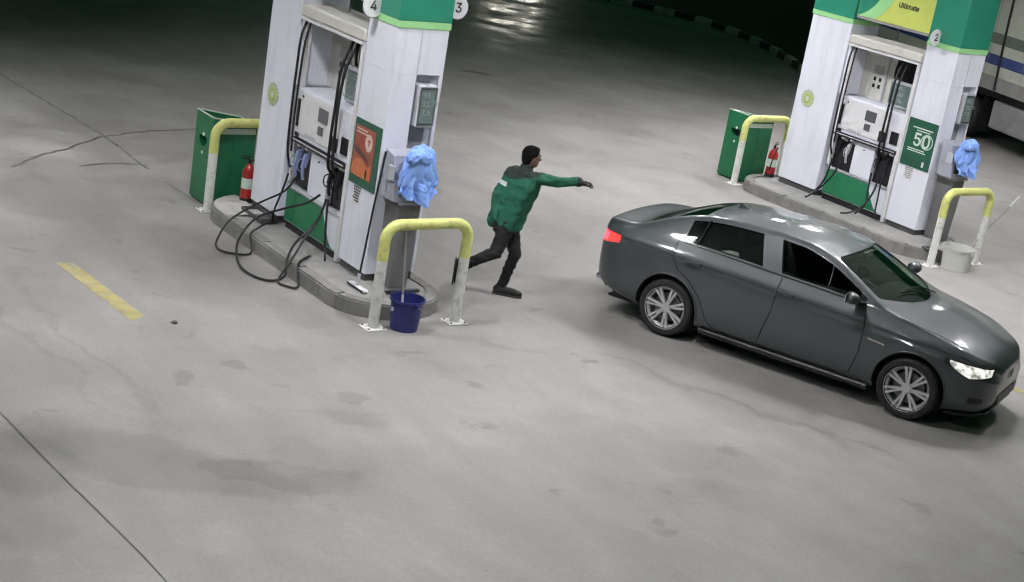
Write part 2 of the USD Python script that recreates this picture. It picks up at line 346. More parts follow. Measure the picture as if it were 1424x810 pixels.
# ------------------------------------------------------------------ the ground
joints = [
    spline([(4.06, 6.0), (4.04, 8.45), (3.97, 9.5), (3.86, 10.9), (3.80, 12.2)]),
    spline([(7.78, 24.2), (7.84, 23.2), (8.0, 20.9), (8.05, 20.2), (8.02, 18.6)]),
    spline([(6.2, 18.6), (6.7, 19.1), (7.4, 19.75), (8.05, 20.27), (8.9, 20.6), (9.86, 20.78), (11.4, 21.0)]),
    spline([(7.1, 18.75), (7.5, 18.85), (8.05, 18.75)]),
    spline([(8.02, 18.0), (8.04, 17.2), (8.06, 16.9)]),
]
widths = [.0055, .024, .026, .018, .009]
def wander(j, amp, seed):
    # cracks and old joints never run quite straight
    q = np.vstack([np.linspace(j[:-1], j[1:], 6, endpoint=False).transpose(1, 0, 2).reshape(-1, 2), j[-1:]])
    n1 = meshkit.fbm(np.c_[q * 2.2, np.full(len(q), seed)], 3, seed) - .5; n2 = meshkit.fbm(np.c_[q * 2.2, np.full(len(q), seed + 7.)], 3, seed + 3) - .5
    return q + np.c_[n1, n2] * amp
joints = [wander(j[:, :2], a_, k + 1) for k, (j, a_) in enumerate(zip(joints, (.02, .07, .22, .18, .06)))]
grooves = unary_union([LineString(j).buffer(w, cap_style=2) for j, w in zip(joints, widths)])
ground = thing('ground', 'grey concrete forecourt', None, kind='structure')
tag(ground, kind='structure')
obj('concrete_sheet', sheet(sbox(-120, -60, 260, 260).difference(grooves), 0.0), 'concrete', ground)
obj('joint_bed', sheet(LineString(joints[0]).buffer(.06), -.014), 'groove', ground)
obj('joint_bed', sheet(unary_union([LineString(j).buffer(.07) for j in joints[1:]]), -.012), 'groove_dusty', ground)

# worn yellow lane dashes
def dash(poly_pts, label):
    p = Polygon(poly_pts)
    # worn edge: notches bitten out of the outline
    bites = [LineString([(x, y), (x + .001, y)]).buffer(r) for x, y, r in BITES]
    p = p.buffer(0).difference(unary_union(bites)) if bites else p
    tag(obj('yellow_line', sheet(p, .004), 'road_yellow'), label, 'road marking', kind=None)
BITES = [(5.57 + RNG.normal(0, .02) + (.07 if i % 2 else -.07), 13.3 + RNG.random() * 1.6, .008 + .018 * RNG.random()) for i in range(26)]
dash([(5.53, 14.97), (5.71, 14.93), (5.84, 13.30), (5.66, 13.2)], 'worn yellow line on the concrete left of the near pump')
BITES = [(14.6 + RNG.normal(0, .07), 8.9 + RNG.random() * .9, .02 + .02 * RNG.random()) for i in range(14)]
dash([(14.55, 9.75), (14.70, 9.75), (14.74, 8.8), (14.59, 8.8)], 'faded yellow line ahead of the grey car')

# stone chip lying on the concrete
tag(obj('stone_chip', hull(RNG.normal(0, 1, (26, 3)) * (.022, .02, .012) + (6.05, 13.07, .015)), 'dark_grey'), 'small dark stone lying near the worn yellow line', 'stone')

# ------------------------------------------------------------------ far edge: painted kerb and black verge
kp = spline([(29.4, 44.0), (31.0, 39.0), (31.9, 36.9), (32.4, 35.0), (32.1, 33.0), (31.4, 31.0), (30.2, 28.8), (28.9, 26.8), (27.6, 25.4)], 40)
seg = np.r_[0, np.cumsum(np.linalg.norm(np.diff(kp, axis=0), axis=1))]
def kpt(s): return np.array([np.interp(s, seg, kp[:, 0]), np.interp(s, seg, kp[:, 1])])
kerb = thing('edge_kerb', 'low kerb of alternating white and black blocks at the dark far edge', 'kerb')
s = 0.0; i = 0
mat('kerb_white_paint', (.34, .34, .30), .7, var=.2, scale=4, dirt=(.12, .12, .10), dscale=3, damt=.7)
mat('kerb_black_paint', (.02, .02, .02), .7, var=.3, scale=4)
while s + .78 < seg[-1]:
    a, b = kpt(s + .01), kpt(s + .765); d = (b - a) / np.linalg.norm(b - a); n = np.array([-d[1], d[0]])
    n = n if n @ np.array([1., .6]) > 0 else -n
    q = []
    for p_ in (a, b):
        for o_, z in ((0, 0), (.01, .16), (.03, .18), (.18, .18), (.18, 0)):
            w = p_ + n * o_; q.append((w[0], w[1], z + (0.006 * math.sin(i * 2.3) if z else 0)))
    obj('kerb_block', hull(q), 'kerb_white_paint' if i % 2 == 0 else 'kerb_black_paint', kerb)
    s += .78; i += 1
off = []
for t in np.linspace(0, seg[-1], 60):
    a, b = kpt(max(0, t - .1)), kpt(min(seg[-1], t + .1)); d = (b - a) / np.linalg.norm(b - a); n = np.array([-d[1], d[0]]); n = n if n @ np.array([1., .6]) > 0 else -n
    off.append(kpt(t) + n * .185)
off = np.array(off)
ring = Polygon(list(map(tuple, off)) + [(60, 20), (140, 60), (140, 160), (20, 160)]).buffer(0)
vz = trimesh.creation.triangulate_polygon(ring, engine='earcut')
tag(obj('verge', trimesh.creation.extrude_polygon(ring, .15, engine='earcut'), 'soil'), 'dark verge of bare soil', None, kind='structure')

# ------------------------------------------------------------------ canopy with lamps (above the picture)
can = thing('canopy', 'flat white station canopy over the pumps', 'canopy')
CZ = 5.75
obj('soffit', bx(1.5, 26.5, 6.5, 22.3, CZ, CZ + .06), 'canopy_white', can)
for a in ((1.4, 1.5, 6.4, 22.4), (26.5, 26.6, 6.4, 22.4), (1.5, 26.5, 6.4, 6.5), (1.5, 26.5, 22.3, 22.4)):
    obj('fascia', bx(*a, CZ - .05, CZ + .9), 'canopy_green', can)
obj('roof_deck', bx(1.5, 26.5, 6.5, 22.3, CZ + .8, CZ + .85), 'grey_metal', can)
for x, y in ((8.75, 15.0), (18.77, 15.86)):
    obj('column', bx(x - .15, x + .15, y - .15, y + .15, 3.84, CZ - .002, .02), 'white_enamel', can)
lamp0 = None
LAMPS = [(3.2, 17.0), (3.2, 20.0), (3.2, 21.5), (8.8, 10.6), (6.3, 12.8), (4.0, 7.6), (15.0, 11.2), (15.0, 12.7), (15.3, 17.0), (15.3, 18.5), (18.8, 10.5), (21.0, 18.5), (21.0, 20.0), (24.4, 17.0)]
for k, (x, y) in enumerate(LAMPS):
    lab = 'square white lamp set under the canopy above the lanes'
    if lamp0 is None:
        lamp0 = thing('canopy_lamp', lab, 'lamp', (x, y, CZ), group='lamps under the canopy')
        obj('housing', [bx(-.34, -.26, -.34, .34, -.14, -.002), bx(.26, .34, -.34, .34, -.14, -.002), bx(-.26, .26, -.34, -.26, -.14, -.002), bx(-.26, .26, .26, .34, -.14, -.002)], 'white_enamel', lamp0)
        obj('diffuser', bx(-.255, .255, -.255, .255, -.022, -.003), 'lamp_glow', lamp0)
    else:
        copy_of(lamp0, 'canopy_lamp', lab, (x, y, CZ), group='lamps under the canopy')
# far street lamps whose light shines back from the wet ground
for k, (x, y, h) in enumerate([(47.3, 66.7, 4.6), (48.3, 66.6, 4.6), (50.3, 67.7, 4.6)]):
    t = thing('street_lamp', 'far street lamp behind the forecourt shining on the wet ground', 'lamp', (x, y, 0), group='far street lamps')
    obj('pole', tube([(0, 0, 0), (0, 0, h + .25)], [.07, .045], 10), 'dark_grey', t)
    obj('lamp_head', bx(-.35, .35, -.2, .2, h + .2, h + .32, .04), 'dark_grey', t)
    obj('lens', lathe([(0, 0), (.16, .02), (.21, .10), (.18, .2), (0, .2)], 16, at=(0, 0, h)), 'far_glow', t)

# ------------------------------------------------------------------ pump islands
def island(x0, x1, y0, y1, r, label):
    t = thing('pump_island', label, 'kerbed island', (0, 0, 0))
    outer = rrect(x0, y0, x1, y1, r); inner = outer.buffer(-.15)
    obj('paving', ext(inner.buffer(-.004), .158), 'island_top', t)
    L = outer.exterior.length; n = int(round(L / .85))
    cuts = []
    for k in range(n):
        p = outer.exterior.interpolate(L * k / n); q = inner.exterior.interpolate(inner.exterior.project(p))
        dx, dy = p.x - q.x, p.y - q.y
        cuts.append(LineString([(q.x - dx * .3, q.y - dy * .3), (p.x + dx * .3, p.y + dy * .3)]).buffer(.004))
    band = outer.difference(inner).difference(unary_union(cuts))
    for i, g in enumerate(sorted(band.geoms, key=lambda g: (g.centroid.y, g.centroid.x))):
        if g.area < .01: continue
        h = .17 + .003 * math.sin(i * 1.7)
        low = trimesh.creation.extrude_polygon(g, h - .018, engine='earcut')
        # worn rounded top edge: a slightly inset cap
        cap = trimesh.creation.extrude_polygon(g.buffer(-.016, join_style=2), .018, engine='earcut'); cap.apply_translation((0, 0, h - .018))
        obj('kerb_stone', [low, cap], 'kerb_concrete', t)
    return t
def pad(x0, x1, y0, y1, r, outer, label):
    g = rrect(x0, y0, x1, y1, r).intersection(outer.buffer(-.03))
    tag(obj('painted_pad', ext(g, .012).apply_translation((0, 0, .1745)), 'kerb_pale'), label, 'pad')
I1 = island(7.88, 9.18, 12.74, 16.80, .62, 'concrete kerbed island carrying the near pump with the red poster')
I2 = island(17.72, 19.22, 13.56, 17.72, .70, 'concrete kerbed island carrying the far pump behind the grey car')

pad(7.90, 8.41, 15.95, 16.79, .05, rrect(7.88, 12.74, 9.18, 16.80, .62), 'pale painted corner of the near island under the extinguisher')
# ------------------------------------------------------------------ bollards
def bollard_parts(t):
    w, h, r, rb = 1.01, 1.11, .056, .17
    zc = .74
    for x in (0, w):
        obj('leg', tube([(x, 0, .012), (x, 0, zc)], r, 18, cap=False), 'bollard_white', t, smooth=40)
    pts = [(0, 0, zc - .002)]
    for a in np.linspace(0, PI / 2, 9): pts.append((rb - rb * math.cos(a), 0, h - rb + rb * math.sin(a)))
    for a in np.linspace(PI / 2, 0, 9): pts.append((w - rb + rb * math.cos(a), 0, h - rb + rb * math.sin(a)))
    pts.append((w, 0, zc - .002))
    obj('hoop', tube(pts, r + .0025, 18), 'bollard_yellow', t, smooth=40)
    for x in (0, w):
        b = obj('base_plate', bx(x - .12, x + .12, -.10, .10, 0, .014, .003), 'bollard_white', t)
        for sx in (-.09, .09):
            for sy in (-.07, .07):
                obj('bolt', lathe([(0, .014), (.013, .014), (.013, .026), (0, .028)], 6, at=(x + sx, sy, 0)), 'grey_metal', b)
b0 = thing('bollard', 'yellow topped white hoop bollard behind the blue bucket at the near island', 'bollard', (8.03, 12.60, 0), group='hoop bollards guarding the islands')
bollard_parts(b0)
for lab, p in (('yellow topped hoop bollard between the green bin and the near red poster pump', (8.03, 16.72, 0)),
               ('yellow topped hoop bollard beside the white bucket and pole', (17.86, 13.46, 0)),
               ('yellow topped hoop bollard between the green bin and the far pump', (17.88, 17.70, 0))):
    copy_of(b0, 'bollard', lab, p, group='hoop bollards guarding the islands')

# ------------------------------------------------------------------ litter bins
def bin_parts(t):
    w, d, h = .60, .48, 1.13
    # open-topped body with a sloping rim: taller on the -x (opening) side
    o, i_ = sbox(0, 0, w, d), sbox(.025, .025, w - .025, d - .025)
    body = hull([(0, 0, .03), (w, 0, .03), (w, d, .03), (0, d, .03), (0, 0, h), (0, d, h), (w, 0, h - .10), (w, d, h - .10)])
    cav = hull([(.03, .03, h - .25), (w - .03, .03, h - .25), (w - .03, d - .03, h - .25), (.03, d - .03, h - .25), (.03, .03, h + .1), (.03, d - .03, h + .1), (w - .03, .03, h), (w - .03, d - .03, h)])
    mouth = LineString([(0, 0), (0.001, 0)]).buffer(.115).intersection(sbox(-.2, -.2, .2, .015))
    mm = ext_yz(mouth, -.05, .10); mm.apply_translation((0, d * .5, .83))
    obj('body', meshed(man(body) - man(cav) - welded(mm)), 'bin_green', t)
    obj('mouth_lining', bx(.09, .11, d * .5 - .13, d * .5 + .13, .68, .86), 'black_plastic', t)
    for z in (.87, .64):
        obj('rivet_plate', lathe([(0, -.004), (.022, -.004), (.022, .006), (0, .006)], 10, 'x', at=(-.003, d * .5 - .01, z)), 'paint_white', t)
    rim = [((0, 0, h), (0, d, h)), ((0, 0, h), (w, 0, h - .10)), ((w, 0, h - .10), (w, d, h - .10)), ((0, d, h), (w, d, h - .10))]
    obj('rim', [cyl(np.array(a) + (0, 0, .004), np.array(b) + (0, 0, .004), .011, 8) for a, b in rim], 'bin_rim', t)
    obj('band', bx(.06, w - .02, -.008, -.001, h - .20, h - .13), 'bin_rim', t)
    for x in (.28, .30): pass
    obj('panel', bx(.30, w - .01, -.006, -.001, .08, h - .21), 'bin_green', t)
    obj('plinth', bx(.02, w - .02, .02, d - .02, 0, .03), 'black_plastic', t)
def meshed(m):
    q = m.to_mesh(); return trimesh.Trimesh(q.vert_properties[:, :3], q.tri_verts, process=False)
bin0 = thing('litter_bin', 'green metal litter bin behind the hoop bollard left of the near pump', 'litter bin', (8.06, 16.87, 0), group='green bins')
bin_parts(bin0)
copy_of(bin0, 'litter_bin', 'green metal litter bin with its round mouth in view, left of the far pump', (18.02, 17.80, 0), group='green bins')

# ------------------------------------------------------------------ fire extinguishers
def ext_parts(t):
    obj('cylinder', lathe([(0, 0), (.075, 0), (.08, .02), (.08, .36), (.07, .41), (.035, .45), (.028, .48), (0, .48)], 24), 'extinguisher_red', t, smooth=40)
    obj('base_ring', lathe([(.06, 0), (.084, 0), (.084, .05), (.06, .05)], 24), 'black_plastic', t)
    obj('valve', [bx(-.022, .022, -.022, .022, .475, .53, .006), bx(-.015, .10, -.012, .012, .525, .545, .004), bx(-.015, .09, -.010, .010, .56, .575, .004)], 'black_plastic', t)
    obj('hose', tube(spline([(0, -.03, .505), (-.06, -.07, .50), (-.10, -.06, .40), (-.098, -.03, .25), (-.095, -.02, .12)]), .011, 8), 'rubber', t)
    obj('gauge', lathe([(0, 0), (.018, 0), (.018, .012), (0, .012)], 12, 'y', at=(0, -.036, .505)), 'paint_white', t)
    obj('label_band', tube([(0, 0, .17), (0, 0, .30)], .0812, 24, cap=False), 'poster_pale', t)
e0 = thing('fire_extinguisher', 'red fire extinguisher at the foot of the near pump column', 'fire extinguisher', (8.45, 16.55, .17), 2.6, group='fire extinguishers')
ext_parts(e0)
copy_of(e0, 'fire_extinguisher', 'red fire extinguisher at the foot of the far pump column', (18.52, 17.56, .17), .4, group='fire extinguishers')

# ------------------------------------------------------------------ fuel pumps
def leaf_emblem(x, y, z, R, t):
    """round sunburst badge of green, yellow and white petals on a face looking along -x"""
    e = None
    for j, (r_, n_, m_, dx) in enumerate(((R, 18, 'badge_outer', .004), (R * .84, 18, 'badge_mid', .007), (R * .60, 18, 'badge_inner', .010), (R * .30, 18, 'poster_pale', .013))):
        P_ = []
        for k in range(n_ * 2):
            a = PI * k / n_ + (.5 * PI / n_ if j % 2 else 0); q = r_ if k % 2 == 0 else r_ * .80
            P_.append((y + q * math.cos(a), z + q * math.sin(a)))
        m = ext_yz(Polygon(P_), x - dx, x - .001)
        if e is None: e = obj('emblem', m, m_, t)
        else: obj('petal_ring', m, m_, e)
def nozzle(x, y, z, mat_, t, lean=0.):
    """fuel nozzle hanging in its boot: grip, guard, trigger, spout, swivel"""
    n = obj('nozzle', [hull([(x - .10, y - .024, z + .17), (x - .10, y + .024, z + .17), (x - .02, y - .02, z + .21), (x - .02, y + .02, z + .21), (x - .13, y - .022, z + .02), (x - .13, y + .022, z + .02), (x - .075, y - .02, z + .02), (x - .075, y + .02, z + .02)]),
                       tube(spline([(x - .045, y, z + .19), (x + .01, y, z + .20), (x + .05, y, z + .15)]), .013, 8),
                       tube(spline([(x - .11, y, z + .05), (x - .10, y, z - .07), (x - .085, y, z - .12)]), .019, 8)], mat_, t, smooth=50)
    obj('guard', tube(spline([(x - .12, y, z + .13), (x - .175, y, z + .10), (x - .17, y, z + .01), (x - .115, y, z - .03)]), .008, 6), mat_, n)
    return n
def pump(loc, pad, label, number, poster, hoses, mid_header):
    """local frame: x 0..0.64 across the island (x=0 looks at the camera side), y 0..2.86 along it, z above ground"""
    t = thing('fuel_pump', label, 'fuel pump', loc)
    W, NL, FY0, L = .63, .60, 2.12, pad
    zb, zt = .17, 2.95
    # plinths
    obj('column_foot', bx(.02, W - .02, .03, NL - .02, zb - .012, zb + .075), 'dark_grey', t)
    obj('column_foot', bx(.02, W - .02, FY0 + .03, L - .02, zb - .012, zb + .075), 'dark_grey', t)
    # near column: C-shaped white cladding with a recess in the end face
    prof = Polygon([(0, 0), (.30, 0), (.30, .05), (.33, .12), (.56, .12), (.59, .05), (.59, 0), (W, 0), (W, NL), (0, NL)])
    obj('cladding', ext(prof, 2.46 - zb - .075).apply_translation((0, 0, zb + .075)), 'white_panel', t)
    obj('cladding', bx(.001, W - .001, .001, NL - .001, 2.462, zt), 'white_panel', t)
    obj('recess_lining', bx(.335, .555, .112, .119, zb + .08, 1.9), 'grey_metal', t)
    obj('seam_strip', bx(.296, .302, -.003, .002, 2.462, zt - .01), 'pale_grey', t)
    # far column, tapering inner side
    obj('cladding', bx(0, W, FY0, L, zb + .075, zt, .008), 'white_panel', t)
    # headers over the columns
    def header(y0, y1):
        h = obj('header', bx(-.012, W + .012, y0 - .012, y1 + .012, zt + .075, 3.85, .006), 'sign_green', t)
        obj('header_stripe', bx(-.010, W + .010, y0 - .010, y1 + .010, zt + .0, zt + .073), 'light_green', h)
        return h
    header(0, NL); header(FY0, L)
    # header between the columns
    mh = obj('middle_header', bx(.03, W - .03, NL + .014, FY0 - .014, 3.10, 3.85, .006), 'sign_yellow' if mid_header else 'sign_green', t)
    obj('header_edge', bx(.04, W - .04, NL + .014, FY0 - .014, 3.06, 3.098), 'grey_metal', mh)
    arc = LineString([(0, 0), (0.001, 0)]).buffer(.9, quad_segs=20)
    a1 = Polygon([(p[0] + FY0 + .12, p[1] + 3.85) for p in arc.exterior.coords]).intersection(sbox(NL + .03, 3.11, FY0 - .03, 3.84))
    a2 = Polygon([(p[0] * .72 + FY0 + .12, p[1] * .85 + 3.85) for p in arc.exterior.coords]).intersection(sbox(NL + .03, 3.11, FY0 - .03, 3.84))
    obj('header_swoosh', ext_yz(a1, .026, .0295), 'light_green', mh); obj('header_swoosh', ext_yz(a2, .023, .0257), 'sign_green', mh)
    obj('header_lettering', text('Ultimate', .075, (.0285, 1.33, 3.375), (0, -1, 0), (0, 0, 1), .004, True), 'label_ink', mh)
    obj('hanger', cyl((.16, 1.32, 2.86), (.16, 1.32, 3.07), .012), 'dark_grey', t)
    # round number plates
    for sx in ((-1, 1) if poster == 'red' else (-1,)):
        cx, cy, cz = (-.10, .40, 3.09) if sx < 0 else (W + .085, .03, 3.19)
        d = obj('number_plate', lathe([(0, -.012), (.118, -.012), (.122, -.006), (.122, .006), (.118, .012), (0, .012)], 36, 'y', at=(cx, cy, cz)), 'paint_white', t, smooth=30)
        obj('numeral', text(number if sx < 0 else str(int(number) - 1), .10, (cx, cy - .0125, cz - .045), (1, 0, 0), (0, 0, 1), .003, True, center=True), 'label_ink', d)
        obj('plate_arm', cyl((cx * .3 if sx < 0 else W - .02, cy + .02, cz), (cx * .9 if sx < 0 else W + .08, cy + .02, cz), .02), 'paint_white', d)
    # dispenser frame
    y0, y1 = NL + .02, FY0 - .02
    obj('frame_post', bx(-.005, .075, y0 + .01, y0 + .075, zb, 2.655, .006), 'white_enamel', t)
    obj('frame_post', bx(.035, .10, y1 - .11, y1 - .05, .72, 2.655, .006), 'white_enamel', t)
    obj('frame_beam', bx(-.02, .54, y0, y1, 2.66, 2.80, .02), 'cream_metal', t)
    obj('beam_lip', bx(-.025, .02, y0 + .02, y1 - .02, 2.625, 2.657), 'white_enamel', t)
    # back of the open bay
    obj('bay_side', hull([(.02, y1 - .05, 1.86), (.50, y1 - .05, 1.86), (.50, y1 - .05, 2.655), (.02, y1 - .05, 2.655), (.02, y1 - .002, 1.86), (.50, y1 - .002, 1.86), (.50, y1 - .002, 2.655), (.02, y1 - .002, 2.655)]), 'white_panel', t)
    bp = obj('bay_back', bx(.40, .43, y0 + .78, y1 - .055, 1.865, 2.655), 'cream_metal', t)
    obj('grille', [bx(.392, .399, y0 + 1.00, y0 + 1.20, 2.26 + k * .024, 2.272 + k * .024) for k in range(6)], 'grey_metal', bp)
    for k, (dy, dz) in enumerate(((1.04, 2.18), (1.15, 2.18), (1.04, 2.07), (1.15, 2.07))):
        obj('socket', bx(.388, .399, y0 + dy - .025, y0 + dy + .025, dz - .03, dz + .03, .004), 'black_plastic', bp)
    obj('conduit', cyl((.37, y0 + .92, 1.87), (.37, y0 + .92, 2.65), .018), 'pale_grey', bp)
    obj('bay_shade_sheet', bx(.50, .52, y0 + .03, y0 + .778, 1.865, 2.655), 'black_plastic', t)  # black sheet painting the darkness of the see-through opening
    for dy in (.12, .22, .31, .43, .60, .70):
        obj('pipe', tube(spline([(.30 + .1 * dy, y0 + dy, 2.64), (.33, y0 + dy + .02, 2.4), (.34, y0 + dy - .01, 2.2)]), .017, 8), 'rubber' if dy != .31 else 'steel', t)
    # price screen inside the bay
    sc = obj('price_screen', bx(.20, .27, y0 + .22, y0 + .66, 1.88, 2.28, .012), 'pale_grey', t)
    obj('glass', bx(.194, .199, y0 + .25, y0 + .63, 1.92, 2.24), 'screen', sc)
    for k in range(3):
        obj('digits', text(('0.00', '00.00', '21.76')[k], .055, (.1935, y0 + .58, 2.155 - k * .095), (0, -1, 0), (0, 0, 1), .002), 'caption', sc)
    # cabinet with meters
    cab = obj('cabinet', bx(.03, .58, y0 + .08, y1 - .10, 1.27, 1.85, .012), 'white_panel', t)
    obj('door', bx(.018, .031, y0 + .33, y1 - .18, 1.33, 1.82, .005), 'white_enamel', cab)
    obj('slot', bx(.010, .029, y1 - .165, y1 - .125, 1.40, 1.72), 'black_plastic', cab)
    obj('meter', bx(.008, .0175, y0 + .62, y0 + .84, 1.58, 1.74, .003), 'lcd', cab)
    obj('meter', bx(.008, .0175, y0 + .70, y0 + .82, 1.43, 1.53, .003), 'lcd', cab)
    obj('keypad', bx(.010, .029, y0 + .12, y0 + .27, 1.36, 1.55, .004), 'black_plastic', cab)
    obj('card_reader', bx(-.02, .0175, y0 + .34, y0 + .48, 1.34, 1.50, .008), 'black_plastic', cab)
    obj('lock', lathe([(0, 0), (.014, 0), (.014, .012), (0, .012)], 10, 'x', at=(.006, y1 - .24, 1.77)), 'dark_grey', cab)
    obj('fuel_label', bx(.0205, .029, y1 - .21, y1 - .12, 1.285, 1.33), 'label_ink', cab)
    for k in range(6):
        obj('caption_mark', bx(.0160, .0178, y0 + .86 + k * .045, y0 + .885 + k * .045, 1.345, 1.365), 'grey_metal', cab)
    # nozzle shelf, dark boots and middle panel
    sh = obj('nozzle_shelf', bx(-.02, .56, y0 + .08, y1 - .10, 1.225, 1.265, .004), 'black_plastic', t)
    obj('shelf_trim', bx(-.024, -.021, y0 + .10, y1 - .12, 1.252, 1.264), 'paint_white', sh)
    obj('lower_cabinet', bx(.12, .58, y0 + .08, y1 - .10, .69, 1.222), 'black_plastic', t)
    mp = obj('middle_panel', bx(.03, .119, y0 + .50, y0 + .92, .70, 1.223, .004), 'white_panel', t)
    obj('lock', lathe([(0, 0), (.012, 0), (.012, .012), (0, .012)], 10, 'x', at=(.018, y0 + .72, 1.13)), 'dark_grey', mp)
    obj('side_trim', bx(.03, .119, y0 + .082, y0 + .11, .70, 1.223), 'white_panel', t)
    for k in range(4):
        yy = (y0 + .20, y0 + .38, y0 + 1.02, y0 + 1.20)[k]
        obj('boot_cover', [hull([(-.02, yy - .045, 1.222), (-.02, yy - .02, 1.222), (.10, yy - .06, 1.222), (.10, yy - .03, 1.222), (-.02, yy - .045, 1.20), (.10, yy - .06, 1.15), (-.02, yy - .02, 1.20), (.10, yy - .03, 1.15)])], 'paint_white', t)
        nozzle(.10, yy, .96, 'blue_plastic' if (k >= 2 and poster == 'red') else ('pale_grey' if k == 2 else 'black_plastic'), t)
    obj('shelf_edge', bx(.0, .09, y0 + .09, y1 - .11, .672, .692, .003), 'pale_grey', t)
    # green front with a white sweep at its right
    ga, gb = y0 + .09, y1 - .11
    obj('lower_panel', bx(.02, .56, ga, gb, zb + .085, .668, .004), 'white_panel', t)
    sweep = spline([(ga + .02, zb + .10), (ga + .16, .30), (ga + .30, .48), (ga + .40, .655)], 8)
    g_ = Polygon(list(map(tuple, sweep)) + [(gb - .01, .655), (gb - .01, zb + .10)])
    obj('green_panel', ext_yz(g_, .012, .0195), 'dispenser_green', t)
    obj('panel_rib', bx(.007, .0118, gb - .24, gb - .225, zb + .11, .65), 'dispenser_green', t)
    obj('plinth', bx(.05, .55, ga, gb, zb - .012, zb + .083), 'black_plastic', t)
    # emblem on the far column
    leaf_emblem(-.002, L - .28, 1.62, .15, t)
    # poster on the near column
    po = obj('poster', bx(-.012, -.001, .025, .585, 1.14, 1.86, .003), 'poster_green', t)
    if poster == 'red':
        obj('picture', bx(-.0145, -.0125, .13, .555, 1.24, 1.79), 'poster_red', po)
        obj('patch', ext_yz(Polygon(spline([(.15, 1.25), (.53, 1.25), (.50, 1.40), (.36, 1.44), (.24, 1.38), (.16, 1.42)], 5)), -.0165, -.0150), 'poster_orange', po)
        obj('patch', ext_yz(Polygon(spline([(.20, 1.42), (.50, 1.50), (.53, 1.56), (.38, 1.53), (.26, 1.47)], 5)), -.0168, -.0150), 'poster_brown', po)
        obj('roundel', ext_yz(Polygon([(.25 + .075 * math.cos(a), 1.64 + .095 * math.sin(a)) for a in np.linspace(0, 2 * PI, 28)[:-1]]), -.017, -.0150), 'poster_disc', po)
        obj('roundel_mark', [bx(-.0185, -.0172, .235, .255, 1.61, 1.68), bx(-.0185, -.0172, .215, .275, 1.655, 1.67)], 'poster_red', po)
        for k in range(2): obj('text_line', bx(-.0165, -.0150, .30 - .05 * k, .53, 1.745 - k * .035, 1.760 - k * .035), 'poster_disc', po)
        obj('white_mark', bx(-.0165, -.0150, .225, .255, 1.255, 1.345), 'paint_white', po)
    else:
        obj('text_line', bx(-.0145, -.0125, .10, .48, 1.725, 1.745), 'poster_pale', po)
        obj('text_line', bx(-.0145, -.0125, .14, .40, 1.690, 1.705), 'poster_pale', po)
        obj('figures', text('50', .19, (-.0125, .44, 1.47), (0, -1, 0), (0, 0, 1), .003, True), 'poster_pale', po)
        obj('ring', ext_yz(LineString([(.17, 1.56), (.1701, 1.56)]).buffer(.115).difference(LineString([(.17, 1.56), (.1701, 1.56)]).buffer(.10)), -.0145, -.0125), 'poster_pale', po)
        for k in range(2): obj('text_line', bx(-.0145, -.0125, .18 - .03 * k, .50, 1.405 - k * .03, 1.420 - k * .03), 'poster_pale', po)
        obj('white_mark', bx(-.0145, -.0125, .13, .17, 1.18, 1.26), 'paint_white', po)
    nt = obj('notice', bx(-.004, -.001, .30, .46, .93, 1.13), 'white_enamel', t)
    ink = 'label_ink' if poster == 'red' else 'grey_metal'
    for k, (w_, o_) in enumerate(((.155, 0), (.155, 0), (.13, .01), (.11, .02), (.13, .0), (.09, .04))):
        n_ = 4 if k < 2 else 5
        for q in range(n_):
            ya = .455 - o_ - w_ * q / n_
            obj('ink_mark', bx(-.0055, -.0042, ya - w_ / n_ * .78, ya, 1.105 - k * .03, 1.126 - k * .03), ink, nt)
    # customer display on the end face
    ds = obj('end_display', bx(.335, .565, -.05, .118, 1.90, 2.36, .012), 'pale_grey', t)
    obj('glass', bx(.36, .54, -.055, -.051, 1.95, 2.32), 'screen', ds)
    obj('bezel', [bx(.345, .36, -.06, -.051, 1.93, 2.34), bx(.54, .555, -.06, -.051, 1.93, 2.34), bx(.36, .54, -.06, -.051, 1.93, 1.95), bx(.36, .54, -.06, -.051, 2.32, 2.34)], 'steel', ds)
    for k in range(3):
        obj('digits', text(('95', '21.76', '7.5')[k], .055, (.385, -.0555, 2.23 - k * .095), (1, 0, 0), (0, 0, 1), .002), 'caption', ds)
    # fuel hoses: (points, radius), local coordinates
    for pts, r_ in hoses:
        obj('hose', tube(spline(pts, 10), r_ * .9, 9), 'rubber', t, smooth=True)
    return t

